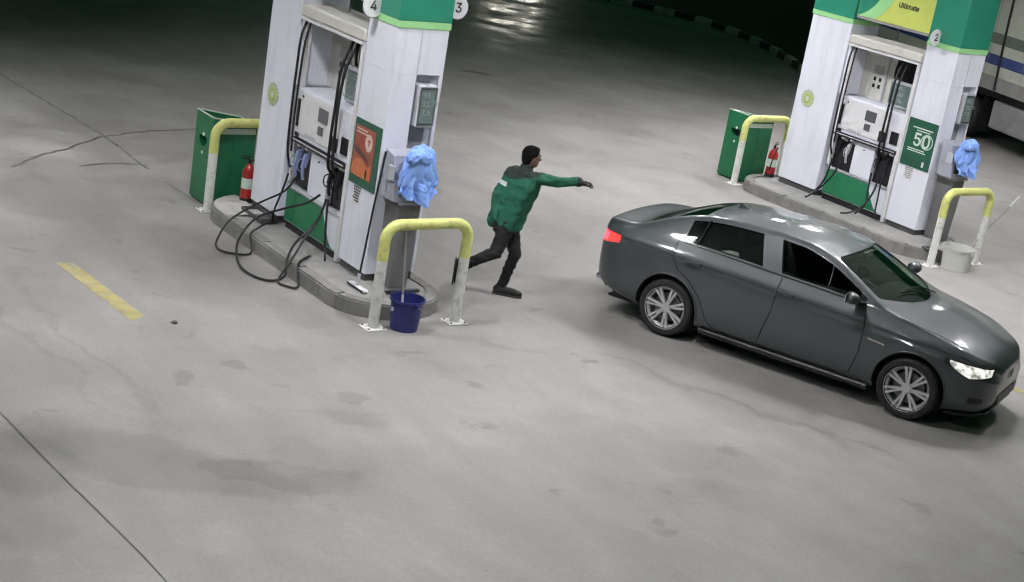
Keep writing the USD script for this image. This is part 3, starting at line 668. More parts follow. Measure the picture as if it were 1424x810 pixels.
O1 = np.array((8.43, 13.54, 0.))
def loc1(P_): return [tuple(np.array(p) - O1) for p in P_]
hz = .023
up_h = [([(.05, 2.02, 2.64), (-.03, 2.00, 2.45), (-.05, 1.99, 2.0), (-.055, 1.985, 1.5), (-.05, 1.97, 1.1), (.0, 1.95, .9)], .016),
        ([(.06, 1.97, 2.64), (-.01, 1.93, 2.40), (-.03, 1.93, 2.0), (-.03, 1.94, 1.5), (-.02, 1.94, 1.1)], .014),
        ([(.12, 1.05, 2.63), (-.02, 1.02, 2.3), (-.05, 1.00, 1.9), (-.06, 1.00, 1.5), (-.05, 1.00, 1.2), (0, 1.00, 1.1)], .019),
        ([(.12, .94, 2.63), (-.02, .93, 2.3), (-.06, .92, 1.9), (-.06, .915, 1.5), (-.05, .90, 1.2), (0, .85, 1.1)], .019)]
h1 = up_h + [
    (loc1([(8.345, 15.18, .86), (8.30, 15.32, .66), (8.10, 15.52, .46), (7.80, 15.60, .24), (7.58, 15.45, .05), (7.48, 15.18, hz), (7.62, 14.99, hz), (7.78, 14.99, hz), (7.845, 15.10, .07), (7.87, 15.20, .19), (8.05, 15.38, .20), (8.36, 15.58, .26)]), .0135),
    (loc1([(8.345, 15.36, .86), (8.33, 15.42, .65), (8.30, 15.52, .35), (8.36, 15.62, .20)]), .0135),
    (loc1([(8.34, 14.56, .84), (8.27, 14.72, .70), (8.12, 14.98, .55), (7.92, 15.20, .38), (7.70, 15.14, .16), (7.55, 14.85, .03), (7.45, 14.45, hz), (7.51, 14.15, hz), (7.66, 14.08, hz), (7.79, 14.14, .06), (7.86, 14.26, .20), (8.02, 14.42, .32), (8.22, 14.50, .45), (8.33, 14.48, .62)]), .0155),
    (loc1([(8.335, 14.40, .84), (8.28, 14.42, .60), (8.12, 14.38, .40), (7.93, 14.24, .24), (7.76, 14.14, .09), (7.66, 14.03, hz), (7.68, 13.90, hz), (7.77, 13.82, hz), (7.845, 13.92, .06), (7.87, 14.02, .19), (8.02, 14.22, .19), (8.20, 14.36, .19)]), .0145),
    (loc1([(8.335, 14.36, .84), (8.33, 14.33, .55), (8.34, 14.30, .30), (8.30, 14.20, .185)]), .0145)]
h2 = up_h + [
    ([(-.085, 1.66, .86), (-.12, 1.72, .62), (-.20, 1.86, .36), (-.34, 1.95, .20), (-.30, 2.02, .185)], .015),
    ([(-.085, 1.84, .86), (-.10, 1.86, .6), (-.12, 1.92, .4), (-.22, 2.0, .22)], .015),
    ([(-.085, .84, .86), (-.13, .84, .60), (-.22, .90, .36), (-.34, 1.02, .22), (-.46, 1.10, .19)], .017),
    ([(-.085, 1.0, .86), (-.12, .96, .60), (-.18, .90, .38), (-.30, .95, .22)], .017),
    ([(-.06, .80, .84), (-.09, .76, .5), (-.10, .74, .3), (-.05, .72, .185)], .014)]
P1 = pump((8.43, 13.54, 0), 2.86, 'near white and green fuel pump with red poster and number 4 plate', '4', 'red', h1, True)
P2 = pump((18.47, 14.34, 0), 2.98, 'far white and green fuel pump with green poster behind the grey car', '2', 'green', h2, True)

# dark plastic tray at the foot of the near pump
tag(obj('drip_tray', [bx(8.20, 8.42, 15.62, 16.16, .171, .185), bx(8.20, 8.215, 15.62, 16.16, .185, .225), bx(8.405, 8.42, 15.62, 16.16, .185, .225), bx(8.215, 8.405, 15.62, 15.635, .185, .225), bx(8.215, 8.405, 16.145, 16.16, .185, .225)], 'dark_grey'), 'dark shallow plastic tray on the near island below the white column', 'tray')

# ------------------------------------------------------------------ windscreen service units with blue paper
def unit(loc, label):
    t = thing('service_unit', label, 'paper dispenser', loc)
    obj('pedestal', hull([(.15, .06, 0), (.37, .06, 0), (.37, .32, 0), (.15, .32, 0), (.13, .02, .95), (.39, .02, .95), (.39, .32, .95), (.13, .32, .95)]), 'unit_grey', t)
    obj('pedestal_lip', bx(.09, .43, -.01, .32, .952, .985, .004), 'grey_metal', t)
    obj('dispenser_box', hull([(.03, .0, .99), (.43, .0, .99), (.43, .29, .99), (.03, .29, .99), (.03, .12, 1.46), (.43, .12, 1.46), (.43, .29, 1.50), (.03, .29, 1.50)]), 'unit_box', t)
    obj('front_opening', bx(.08, .36, -.004, .02, 1.06, 1.20), 'black_plastic', t)
    obj('side_bracket', bx(.012, .028, .05, .16, 1.2, 1.36), 'pale_grey', t)
    return t
unit((8.43, 13.21, .17), 'grey paper dispenser pedestal on the end of the near island')
unit((18.50, 13.98, .17), 'grey paper dispenser pedestal on the end of the far island')
def paper(loc, s, seed, label):
    t = thing('paper_towels', label, 'paper towels', loc)
    rng = np.random.default_rng(seed)
    def crumple(w, h, bulge, off, seed_, tilt=0.):
        n = 40
        u, v = np.meshgrid(np.linspace(0, 1, n), np.linspace(0, 1, n), indexing='ij')
        q = np.stack([u * 2.2, v * 2.0, np.full_like(u, seed_ * 3.7)], -1)
        f1, f2 = meshkit.fbm(q, 2, seed_) - .5, meshkit.fbm(q * 1.4 + 9, 2, seed_ + 5) - .5
        f3 = meshkit.fbm(q * 4.5 + 3, 2, seed_ + 9) - .5
        wid = w * (.80 + .30 * np.sin(PI * np.clip(v * .8 + .15, 0, 1)))
        x = (u - .5) * wid + f2 * .10 + tilt * v
        y = -bulge * np.sin(PI * u) ** .8 * (.35 + .65 * v) - f1 * .08 - .028 * np.sin(u * 13 + f2 * 9 + seed_) * (.4 + v) - f3 * .03
        z = -h * v + .05 * f2 * v + .035 * np.sin(u * 8 + seed_) * v + (u - .5) * .10 - f1 * .05
        V = np.stack([x, y, z], -1).reshape(-1, 3) + off
        F = []
        for i in range(n - 1):
            for j in range(n - 1):
                a = i * n + j; F += [[a, a + n, a + n + 1], [a, a + n + 1, a + 1]]
        m = trimesh.Trimesh(V, F, process=False)
        m2 = m.copy(); m2.vertices = m.vertices + m.vertex_normals * .003; m2.invert()
        return cat([m, m2])
    def puff(c, r, seed_, n=4):
        m = trimesh.creation.icosphere(n, 1.0); V = m.vertices.copy()
        f = meshkit.fbm(V * 1.5 + seed_, 3, seed_) - .5; g = np.sin(V[:, 0] * 7 + meshkit.fbm(V * 1.2, 2, seed_ + 4) * 9)
        k = 1 + .40 * f + .085 * g * (1 - .6 * np.abs(V[:, 2]))
        V = V * k[:, None] * r; V[:, 0] *= 1 - .18 * V[:, 2] / r[2]
        m.vertices = V + c; return m
    obj('bundle', puff((.0, -.05, -.20), (.215 * s, .12, .25 * s), seed), 'blue_paper', t, smooth=True)
    obj('bundle', puff((-.05, -.12, -.05), (.15 * s, .08, .085 * s), seed + 3), 'blue_paper', t, smooth=True)
    obj('bundle', puff((.09, -.11, -.25), (.11 * s, .07, .17 * s), seed + 7), 'blue_paper', t, smooth=True)
    obj('sheet', crumple(.34 * s, .26 * s, .10, (.03, -.11, -.25), seed + 11, .02), 'blue_paper', t, smooth=True)
    obj('sheet', crumple(.22 * s, .30 * s, .07, (-.10, -.09, -.16), seed + 17, -.03), 'blue_paper', t, smooth=True)
paper((8.665, 13.20, 1.74), 1.0, 3, 'crumpled blue paper towels hanging from the dispenser on the near island')
paper((18.68, 13.96, 1.74), .95, 21, 'crumpled blue paper towels hanging from the dispenser on the far island')

# ------------------------------------------------------------------ cleaning tools
t = thing('squeegee', 'black handled squeegee with white head leaning on the near pump', 'squeegee', (8.24, 13.34, .17))
obj('handle', tube([(0, 0, .10), (.07, .02, .85), (.14, .03, 1.50)], .012, 10), 'black_plastic', t)
obj('ferrule', tube([(-.005, 0, .02), (0.0, 0, .16)], .017, 10), 'pale_grey', t)
obj('head', bx(-.035, .035, -.17, .16, .0, .028, .008), 'paint_white', t)
obj('blade', bx(-.044, -.036, -.17, .16, .0, .02), 'rubber', t)
tag(obj('mop_head', [bx(8.46, 8.88, 13.10, 13.15, .171, .20, .006)], 'black_plastic'), 'flat black brush strip lying on the end of the near island', 'brush')
def bucket(name, label, loc, m_, r0, r1, h):
    t = thing(name, label, 'bucket', loc)
    obj('pail', lathe([(0, 0), (r0, 0), (r1, h), (r1 + .012, h), (r1 + .012, h - .025), (r1 + .004, h - .03), (r1 - .004, h - .03), (r1 - .006, h - .005), (r0 - .01, .012), (0, .012)], 36), m_, t, smooth=35)
    obj('water', lathe([(0, h * .55), (r0 + (r1 - r0) * .5, h * .55)], 30), 'lcd', t)
    for s_ in (-1, 1):
        obj('ear', bx(-.018, .018, s_ * (r1 + .018) - .012, s_ * (r1 + .018) + .012, h - .07, h - .01, .004), m_, t)
    obj('handle', tube(spline([(0, -r1 - .02, h - .03), (.10, -r1 * .95, h - .10), (.17, -r1 * .4, h - .15), (.185, r1 * .1, h - .16), (.16, r1 * .6, h - .13), (.08, r1 * .98, h - .08), (0, r1 + .02, h - .03)]), .005, 6), 'steel', t)
    return t
B1 = bucket('bucket', 'dark blue plastic bucket under the hoop bollard at the near island', (8.36, 12.53, 0), 'blue_bucket', .145, .178, .34)
obj('sticker', ext_yz(Polygon([(-.02, .21), (.025, .20), (.02, .245), (-.015, .25)]), -.1685, -.166), 'paint_white', B1)
t = thing('brush_stick', 'stick with white lower end standing in the blue bucket', 'stick', (8.36, 12.53, 0))
obj('shaft', tube([(-.07, -.05, .02), (-.075, -.01, .38)], .013, 10), 'paint_white', t)
obj('upper_shaft', tube([(-.075, -.01, .382), (-.085, .09, 1.12)], .011, 10), 'grey_metal', t)
B2 = bucket('bucket', 'dirty white plastic bucket under the hoop bollard at the far island', (18.22, 13.30, 0), 'white_bucket', .20, .225, .33)
t = thing('wash_pole', 'long thin pole sticking out of the white bucket', 'pole', (18.22, 13.30, 0))
obj('shaft', tube([(-.05, .0, .05), (.50, .14, .33), (1.45, .37, .80)], .012, 10), 'grey_metal', t)
obj('tip', tube([(1.45, .37, .80), (1.72, .435, .935)], .016, 10), 'paint_white', t)
tag(obj('dark_rag', [bx(17.98, 18.16, 13.55, 13.78, .172, .20, .02)], 'black_plastic'), 'small dark brush head on the far island behind the white bucket', 'brush')

# ------------------------------------------------------------------ the car
def curve(T):
    T = np.array(T, float)
    from scipy.interpolate import PchipInterpolator
    return PchipInterpolator(T[:, 0], T[:, 1], extrapolate=True)
ZB = curve([(-1.03, .40), (-.9, .31), (-.6, .24), (-.3, .20), (0, .185), (2.8, .175), (3.2, .18), (3.45, .20), (3.56, .26), (3.60, .34)])
YM = curve([(-1.03, .60), (-1.0, .69), (-.93, .77), (-.8, .835), (-.55, .875), (-.2, .895), (.1, .90), (.7, .897), (1.5, .895), (2.3, .90), (2.75, .902), (3.0, .885), (3.2, .845), (3.38, .765), (3.50, .655), (3.56, .54), (3.60, .40)])
ZM = curve([(-1.03, .69), (-.5, .63), (0, .60), (1.4, .55), (2.8, .59), (3.3, .58), (3.60, .55)])
YS = curve([(-1.03, .56), (-1.0, .65), (-.93, .735), (-.8, .80), (-.55, 0.866), (-.2, 0.888), (.1, 0.894), (.7, 0.884), (1.5, 0.878), (2.3, 0.878), (2.75, 0.874), (3.0, .83), (3.2, .785), (3.38, .70), (3.50, .59), (3.56, .46), (3.60, .32)])
ZS = curve([(-1.03, .94), (-.6, .965), (-.2, .955), (.8, .925), (1.6, .90), (2.3, .88), (2.8, .855), (3.1, .82), (3.35, .76), (3.5, .705), (3.60, .61)])
YB = curve([(-1.03, .53), (-1.0, .62), (-.93, .70), (-.8, .765), (-.55, 0.783), (-.2, 0.800), (.3, 0.806), (1.0, 0.804), (1.7, 0.800), (2.1, 0.796), (2.4, 0.778), (2.8, 0.758), (3.1, .74), (3.35, .63), (3.5, .50), (3.60, .27)])
ZBL = curve([(-1.03, .995), (-.8, 1.045), (-.5, 1.075), (-.1, 1.085), (.6, 1.07), (1.2, 1.05), (1.8, 1.03), (2.2, 1.01), (2.5, .975), (2.8, .93), (3.1, .875), (3.35, .805), (3.5, .745), (3.60, .63)])
YR = curve([(-1.03, .48), (-1.0, .56), (-.93, .655), (-.8, .71), (-.68, .725), (-.5, .70), (-.25, .66), (.1, .61), (.5, .59), (1.0, .588), (1.4, .60), (1.7, .635), (2.0, .69), (2.25, .735), (2.45, .75), (2.7, .735), (3.0, .69), (3.25, .61), (3.42, .49), (3.52, .36), (3.60, .20)])
ZR = curve([(-1.03, 1.035), (-.93, 1.085), (-.75, 1.108), (-.58, 1.125), (-.35, 1.22), (-.1, 1.32), (.2, 1.395), (.6, 1.43), (1.0, 1.44), (1.35, 1.425), (1.65, 1.36), (1.9, 1.26), (2.15, 1.14), (2.35, 1.05), (2.5, 1.005), (2.75, .965), (3.0, .915), (3.2, .86), (3.38, .80), (3.5, .75), (3.60, .645)])
ZC = curve([(-1.03, 1.06), (-.95, 1.105), (-.8, 1.125), (-.64, 1.135), (-.48, 1.18), (-.15, 1.325), (.15, 1.42), (.5, 1.475), (1.0, 1.50), (1.4, 1.49), (1.7, 1.445), (1.95, 1.345), (2.25, 1.20), (2.5, 1.08), (2.62, 1.04), (2.85, 1.01), (3.1, .95), (3.28, .885), (3.43, .82), (3.53, .75), (3.60, .655)])
def ring_half(x, ins=0.0, bottom=None):
    zb = float(ZB(x)) if bottom is None else bottom
    ym, zm, ys, zs = float(YM(x)), float(ZM(x)), float(YS(x)), float(ZS(x))
    yb, zbl, yr, zr, zc = float(YB(x)), float(ZBL(x)), float(YR(x)), float(ZR(x)), float(ZC(x))
    zr = max(zr, zbl + .006); zc = max(zc, zr + .004)
    pts = [(0, zb), (ym * .80 - ins, zb), (ym * .955 - ins, zb + .05), (ym - .004 - ins, (zb + zm) / 2 + .02), (ym - ins, zm), (ym * .993 - ins, zs - .10), (ys - .014 - ins, zs - .036), (ys + .006 - ins, zs - .004), (yb - ins, zbl)]
    for k in (1 / 3, 2 / 3): pts.append((yb + (yr - yb) * k - ins + .010 * math.sin(PI * k), zbl + (zr - zbl) * k))
    pts.append((yr - ins, zr - ins * .6))
    for k in (.85, .62, .36): pts.append(((yr - ins) * k, zr - ins + (zc - zr) * (1 - k ** 2.1)))
    pts.append((0, zc - ins))
    return np.array(pts)
def chaikin(P_, it=2):
    for _ in range(it):
        q = [P_[0]]
        for a, b in zip(P_[:-1], P_[1:]): q += [a * .75 + b * .25, a * .25 + b * .75]
        q.append(P_[-1]); P_ = np.array(q)
    return P_
def loft(xs, **kw):
    rings = [chaikin(ring_half(x, **kw)) for x in xs]
    n = len(rings[0]); V = []
    for x, h in zip(xs, rings):
        full = np.vstack([h * (-1, 1), h[1:-1][::-1]])     # right side up, then left side down
        V.append(np.c_[np.full(len(full), x), full])
    m = len(V[0]); F = []
    for i in range(len(xs) - 1):
        for j in range(m):
            k = (j + 1) % m; F += [[i * m + j, (i + 1) * m + j, (i + 1) * m + k], [i * m + j, (i + 1) * m + k, i * m + k]]
    A = np.vstack(V)
    c0, c1 = len(A), len(A) + 1
    A = np.vstack([A, V[0].mean(0) , V[-1].mean(0)])
    b = (len(xs) - 1) * m
    for j in range(m):
        k = (j + 1) % m; F += [[c0, j, k], [c1, b + k, b + j]]
    T = trimesh.Trimesh(A, F, process=True)
    if T.volume < 0: T.invert()
    return T, rings
def car(loc, rz, label):
    t = thing('saloon_car', label, 'car', loc, rz)
    xs = np.unique(np.r_[np.linspace(-1.03, -.9, 8), np.linspace(-.9, 3.35, 120), np.linspace(3.35, 3.60, 16)])
    body, _ = loft(xs)
    solid = man(body)
    cavx = np.linspace(-.52, 2.46, 64)
    cav, _ = loft(cavx, ins=.05, bottom=.34)
    solid = solid - man(cav)
    def Cy(c, r, y0, y1):
        return m3.Manifold.cylinder(abs(y1 - y0), r, r, 48).rotate((-90, 0, 0)).translate((c[0], min(y0, y1), c[1]))
    for wx in (0, 2.81):
        for s_ in (-1, 1): solid = solid - Cy((wx, .335), .375, s_ * .60, s_ * 1.1)
    # side windows
    xv = np.linspace(-.25, 2.3, 64)
    top = [(x, float(ZR(x)) - .045) for x in xv]; bot = [(x, float(ZBL(x)) + .028) for x in xv]
    dlo = Polygon(bot + top[::-1]).buffer(0)
    if dlo.geom_type != 'Polygon': dlo = max(dlo.geoms, key=lambda g: g.area)
    dlo = dlo.intersection(Polygon([(.02, 0), (2.17, 0), (2.17, 2), (.06, 2)])).buffer(-.025).buffer(.025)
    wins = [dlo.intersection(Polygon([(-1, 0), (1.42, 0), (1.0, 1.05), (.60, 2.05), (-1, 2)])), dlo.intersection(Polygon([(3, 0), (1.65, 0), (1.22, 1.05), (.84, 2.0), (3, 2)]))]
    for w in wins: solid = solid - welded(ext_xz(w, -1.2, 1.2))
    # windscreen and rear window openings (cut from above)
    def plan(xa, xb, side, n=24):
        P_ = []
        for x in np.linspace(xa, xb, n): P_.append((x, float(YR(x)) - side))
        return P_
    ys = np.linspace(-.60, .60, 21)
    ws = Polygon([(1.80 - .30 * y * y, y) for y in np.linspace(-.53, .53, 15)] + [(x, y) for x, y in plan(1.74, 2.22, .055)] + [(2.57 - .30 * (y / .68) ** 2, y) for y in np.linspace(.68, -.68, 21)] + [(x, -y) for x, y in plan(2.22, 1.74, .055)]).buffer(0).buffer(-.02).buffer(.02)
    rw = Polygon([(.12 + .02 * (y / .5) ** 2, y) for y in np.linspace(-.53, .53, 15)] + [(x, y) for x, y in plan(.06, -.50, .07)] + [(-.58 + .08 * (y / .6) ** 2, y) for y in np.linspace(.60, -.60, 15)] + [(x, -y) for x, y in plan(-.50, .06, .07)]).buffer(0).buffer(-.02).buffer(.02)
    for w, z0 in ((ws, 1.0), (rw, 1.115)):
        c = ext(w, 1.0); c.apply_translation((0, 0, z0)); solid = solid - welded(c)
    # shut lines
    def groove_side(pts, w=.005):
        p = LineString(pts).buffer(w, cap_style=2)
        return [welded(ext_xz(p, -1.1, -.80)), welded(ext_xz(p, .80, 1.1))]
    lines = [[(2.19, 1.02), (2.23, .82), (2.24, .55), (2.18, .30), (2.1, .265), (1.12, .262)], [(1.235, 1.09), (1.22, .7), (1.16, .45), (1.12, .262), (.62, .262), (.50, .34), (.40, .54), (.24, .70), (.06, .80), (-.01, .92), (-.03, 1.12)]]
    for l in lines:
        for g in groove_side(l): solid = solid - g
    for s_ in (-1, 1):
        p = LineString([(2.55, s_ * .752), (2.8, s_ * .735), (3.1, s_ * .672), (3.3, s_ * .58), (3.38, s_ * .40)]).buffer(.004, cap_style=2)
        c = ext(p, .4); c.apply_translation((0, 0, .84)); solid = solid - welded(c)
        p = LineString([(-.64, s_ * .665), (-.75, s_ * .655), (-.97, s_ * .585)]).buffer(.004, cap_style=2)
        c = ext(p, .4); c.apply_translation((0, 0, 1.04)); solid = solid - welded(c)
    bm = meshed(solid)
    bd = obj('body', bm, 'car_paint', t, smooth=34)
    # panes: strips of the same skin, a little inside it
    def skin(x0, x1, part, ins, nx=30):
        X = np.linspace(x0, x1, nx); G = []
        for x in X:
            h = chaikin(ring_half(x, ins=ins)); n = len(h)
            if part == 'side': q = h[int(n * .512):int(n * .762)]; G.append(np.c_[np.full(len(q), x), -q[:, 0], q[:, 1]])
            else:
                q = h[int(n * .715):]; q = np.vstack([q * (-1, 1), q[:-1][::-1]]); G.append(np.c_[np.full(len(q), x), q])
        G = np.array(G); a, b, _ = G.shape; F = []
        for i in range(a - 1):
            for j in range(b - 1):
                k = i * b + j; F += [[k, k + b, k + b + 1], [k, k + b + 1, k + 1]]
        return trimesh.Trimesh(G.reshape(-1, 3), F, process=False)
    def flip(m): q = m.copy(); q.vertices = q.vertices * (1, -1, 1); q.invert(); return q
    sr = skin(-.04, 1.06, 'side', .016)
    obj('rear_door_window', sr, 'side_glass', t, smooth=True); obj('rear_door_window', flip(sr), 'side_glass', t, smooth=True)
    sf = skin(.98, 2.22, 'side', .016); obj('front_door_window', flip(sf), 'side_glass', t, smooth=True)
    # near front window is wound down: only its top edge stands above the door
    low = skin(1.18, 2.1, 'side', .016); 
    lowc = trimesh.intersections.slice_mesh_plane(low, (0, 0, -1), (0, 0, 1.095))
    obj('front_door_window', lowc, 'side_glass', t, smooth=True)
    obj('windscreen', skin(1.62, 2.56, 'top', .014), 'windscreen_glass', t, smooth=True)
    obj('rear_window', skin(-.60, .22, 'top', .014), 'side_glass', t, smooth=True)
    obj('window_bar', [cyl((.20, s_ * .80, 1.10), (.24, s_ * .635, 1.37), .011, 6) for s_ in (-1, 1)], 'car_trim', t)
    # B pillar covers, window surround strips
    for s_ in (-1, 1):
        P_ = []
        for x in np.linspace(0, 2.2, 40):
            P_.append((x, s_ * (float(YB(x)) + .004), float(ZBL(x)) + .012))
        obj('waist_strip', tube(P_, .008, 6), 'car_trim', t)
    # interior
    inn = obj('interior_floor', bx(-.40, 2.2, -.72, .72, .345, .36), 'dash', t)
    obj('dashboard', hull([(2.0, -.70, .60), (2.0, .70, .60), (2.42, -.66, .60), (2.42, .66, .60), (1.90, -.70, .93), (1.90, .70, .93), (2.42, -.60, .985), (2.42, .60, .985), (2.05, -.7, .99), (2.05, .7, .99)]), 'dash', t)
    for s_ in (-1, 1):
        y = s_ * .37
        st = obj('front_seat', [bx(.90, 1.40, y - .25, y + .25, .42, .58, .05), hull([(.80, y - .24, .56), (.80, y + .24, .56), (.98, y - .25, .56), (.98, y + .25, .56), (.58, y - .20, 1.15), (.58, y + .20, 1.15), (.70, y - .21, 1.17), (.70, y + .21, 1.17)])], 'seat_cloth', t)
        obj('head_rest', bx(.54, .64, y - .13, y + .13, 1.18, 1.33, .03), 'seat_cloth', st)
    rs = obj('rear_seat', [bx(-.22, .30, -.62, .62, .42, .60, .05), hull([(-.36, -.6, .58), (-.36, .6, .58), (-.18, -.62, .58), (-.18, .62, .58), (-.40, -.56, 1.02), (-.40, .56, 1.02), (-.33, -.56, 1.04), (-.33, .56, 1.04)])], 'seat_cloth', t)
    sw = trimesh.creation.torus(.18, .014, 32, 10); sw.apply_transform(trimesh.transformations.rotation_matrix(PI / 2 - .35, (0, 1, 0))); sw.apply_translation((1.74, .37, .96))
    obj('steering_wheel', [sw, cyl((1.74, .37, .96), (2.03, .37, .86), .03), bx(1.725, 1.755, .20, .54, .945, .975)], 'car_black', t)
    obj('inner_mirror', bx(1.80, 1.85, -.12, .12, 1.32, 1.385, .01), 'car_black', t)
    for s_ in (-1, 1):
        obj('sun_visor', hull([(1.62, s_ * .10, 1.405), (1.62, s_ * .46, 1.38), (1.80, s_ * .10, 1.35), (1.80, s_ * .46, 1.325), (1.62, s_ * .10, 1.395), (1.62, s_ * .46, 1.37), (1.80, s_ * .10, 1.342), (1.80, s_ * .46, 1.317)]), 'dash', t)
    # side skin lookup for lamps and handles
    def side_y(x, z):
        h = chaikin(ring_half(x), 3); k = h[:, 1].argmax(); h = h[8:]
        return float(np.interp(z, h[:, 1], h[:, 0]))
    def side_patch(x0, x1, zf0, zf1, s_, off=.004, nx=20, nz=8):
        out, inr = [], []
        for x in np.linspace(x0, x1, nx):
            for k in np.linspace(0, 1, nz):
                z = zf0(x) + (zf1(x) - zf0(x)) * k; y = side_y(x, z)
                out.append((x + off * .6, s_ * (y + off), z)); inr.append((x, s_ * (y - .03), z))
        n = nx * nz; F = []
        for i in range(nx - 1):
            for j in range(nz - 1):
                a = i * nz + j; F += [[a, a + nz, a + nz + 1], [a, a + nz + 1, a + 1], [n + a, n + a + nz + 1, n + a + nz], [n + a, n + a + 1, n + a + nz + 1]]
        for i in range(nx - 1):
            for j in (0, nz - 1):
                a = i * nz + j; q = [a, a + nz, n + a + nz, n + a]; F += [[q[0], q[1], q[2]], [q[0], q[2], q[3]]]
        for i in (0, nx - 1):
            for j in range(nz - 1):
                a = i * nz + j; F += [[a, a + 1, n + a + 1], [a, n + a + 1, n + a]]
        m = trimesh.Trimesh(np.array(out + inr), F, process=False); m.fix_normals(); return m
    lf = lambda a, b, c, d: (lambda x: c + (d - c) * (x - a) / (b - a))
    for s_ in (-1, 1):
        hl = obj('headlight_housing', side_patch(3.10, 3.545, lf(3.10, 3.545, .715, .600), lf(3.10, 3.545, .765, .705), s_, .003), 'car_black', t, smooth=40)
        obj('headlight', side_patch(3.15, 3.53, lambda x: .735 - .13 * min(1, (x - 3.15) / .22) ** .7 + .02 * max(0, (x - 3.37) / .16), lf(3.15, 3.53, .748, .695), s_, .006), 'head_light', t, smooth=40)
        for hx, hz_ in ((3.34, .675), (3.46, .655)):
            obj('projector', meshed(m3.Manifold.sphere(.028, 16).scale((1, .5, 1)).translate((hx, s_ * (side_y(hx, hz_) + .004), hz_))), 'projector_glow', hl, smooth=True)
        obj('tail_light', side_patch(-1.02, -.72, lf(-1.02, -.72, .81, .875), lf(-1.02, -.72, .955, .955), s_, .006), 'tail_light', t, smooth=40)
        obj('lamp_core', side_patch(-1.015, -.90, lf(-1.015, -.90, .835, .85), lf(-1.015, -.90, .93, .93), s_, .0085), 'tail_glow', t, smooth=40)
        obj('fog_lamp', side_patch(3.40, 3.52, lf(3.4, 3.52, .34, .335), lf(3.4, 3.52, .40, .40), s_, .004), 'car_black', t)
        obj('indicator_strip', side_patch(2.30, 2.48, lf(2.3, 2.48, .715, .70), lf(2.3, 2.48, .725, .712), s_, .004), 'chrome', t)
        for hx in (.13, 1.22):
            z = .905 if hx > .5 else .92; y = side_y(hx + .1, z)
            obj('door_handle', hull([(hx, s_ * (y - .01), z - .012), (hx, s_ * (y - .01), z + .014), (hx + .21, s_ * (y - .01), z - .012), (hx + .21, s_ * (y - .01), z + .014), (hx + .02, s_ * (y + .035), z - .010), (hx + .02, s_ * (y + .030), z + .012), (hx + .19, s_ * (y + .035), z - .010), (hx + .19, s_ * (y + .030), z + .012)]), 'car_paint', t, smooth=30)
        mir = hull([(x + 2.04, s_ * (.90 + y), z + 1.04) for x, y, z in ((0, 0, .0), (0, .21, .02), (0, .0, .10), (0, .20, .135), (.10, .02, .0), (.12, .18, .03), (.10, .02, .105), (.11, .17, .13), (.15, .08, .05), (.02, .1, .15), (.02, .1, -.012), (.08, .23, .075))])
        mir = trimesh.Trimesh(*trimesh.remesh.subdivide_loop(mir.vertices, mir.faces, 2), process=False)
        mo = obj('door_mirror', mir, 'car_paint', t, smooth=True)
        obj('mirror_stalk', hull([(2.06, s_ * .80, 1.02), (2.18, s_ * .80, 1.02), (2.06, s_ * .80, 1.05), (2.18, s_ * .80, 1.05), (2.07, s_ * .94, 1.035), (2.14, s_ * .94, 1.035), (2.07, s_ * .94, 1.07), (2.14, s_ * .94, 1.07)]), 'car_black', mo)
        obj('mirror_glass', bx(2.032, 2.038, s_ * .91 if s_ > 0 else -1.09, 1.09 if s_ > 0 else -.91, 1.05, 1.155), 'chrome', mo)
        obj('sill', bx(.42, 2.40, s_ * .84 - .03, s_ * .84 + .03, .165, .225, .015), 'car_black', t)
    # nose and tail trim
    for s_ in (-1, 1):
        g = obj('grille', hull([(3.50, s_ * .03, .50), (3.50, s_ * .27, .50), (3.50, s_ * .03, .66), (3.50, s_ * .25, .66), (3.607, s_ * .03, .52), (3.585, s_ * .25, .53), (3.612, s_ * .03, .60), (3.575, s_ * .23, .635)]), 'car_trim', t)
    obj('lower_intake', hull([(3.45, -.42, .26), (3.45, .42, .26), (3.45, -.46, .40), (3.45, .46, .40), (3.606, -.33, .30), (3.606, .33, .30), (3.608, -.36, .40), (3.608, .36, .40)]), 'car_black', t)
    obj('front_lip', hull([(3.2, -.76, .165), (3.2, .76, .165), (3.2, -.78, .20), (3.2, .78, .20), (3.55, -.46, .19), (3.55, .46, .19), (3.56, -.48, .225), (3.56, .48, .225), (3.42, -.68, .18), (3.42, .68, .18), (3.43, -.69, .215), (3.43, .69, .215)]), 'car_black', t)
    obj('rear_valance', hull([(-1.04, -.52, .34), (-1.04, .52, .34), (-1.045, -.56, .46), (-1.045, .56, .46), (-.85, -.72, .30), (-.85, .72, .30), (-.85, -.74, .40), (-.85, .74, .40)]), 'car_black', t)
    for y in (-.42, .42):
        obj('tail_pipe', lathe([(.028, -.1), (.036, -.1), (.036, .03), (.028, .03)], 18, 'x', at=(-1.02, y, .30)), 'chrome', t)
    obj('rear_plate', bx(-1.052, -1.040, -.26, .26, .62, .73), 'white_enamel', t)
    obj('roof_aerial', hull([(.42, -.02, 1.455), (.42, .02, 1.455), (.26, -.015, 1.43), (.26, .015, 1.43), (.28, -.004, 1.50), (.28, .004, 1.50), (.31, 0, 1.505)]), 'car_paint', t)
    for s_ in (-1, 1):
        obj('wiper', tube(spline([(2.54, s_ * .1 + .30, 1.06), (2.42, s_ * .1 + .02, 1.132), (2.38, s_ * .1 - .25, 1.14)]), .008, 6), 'car_black', t)
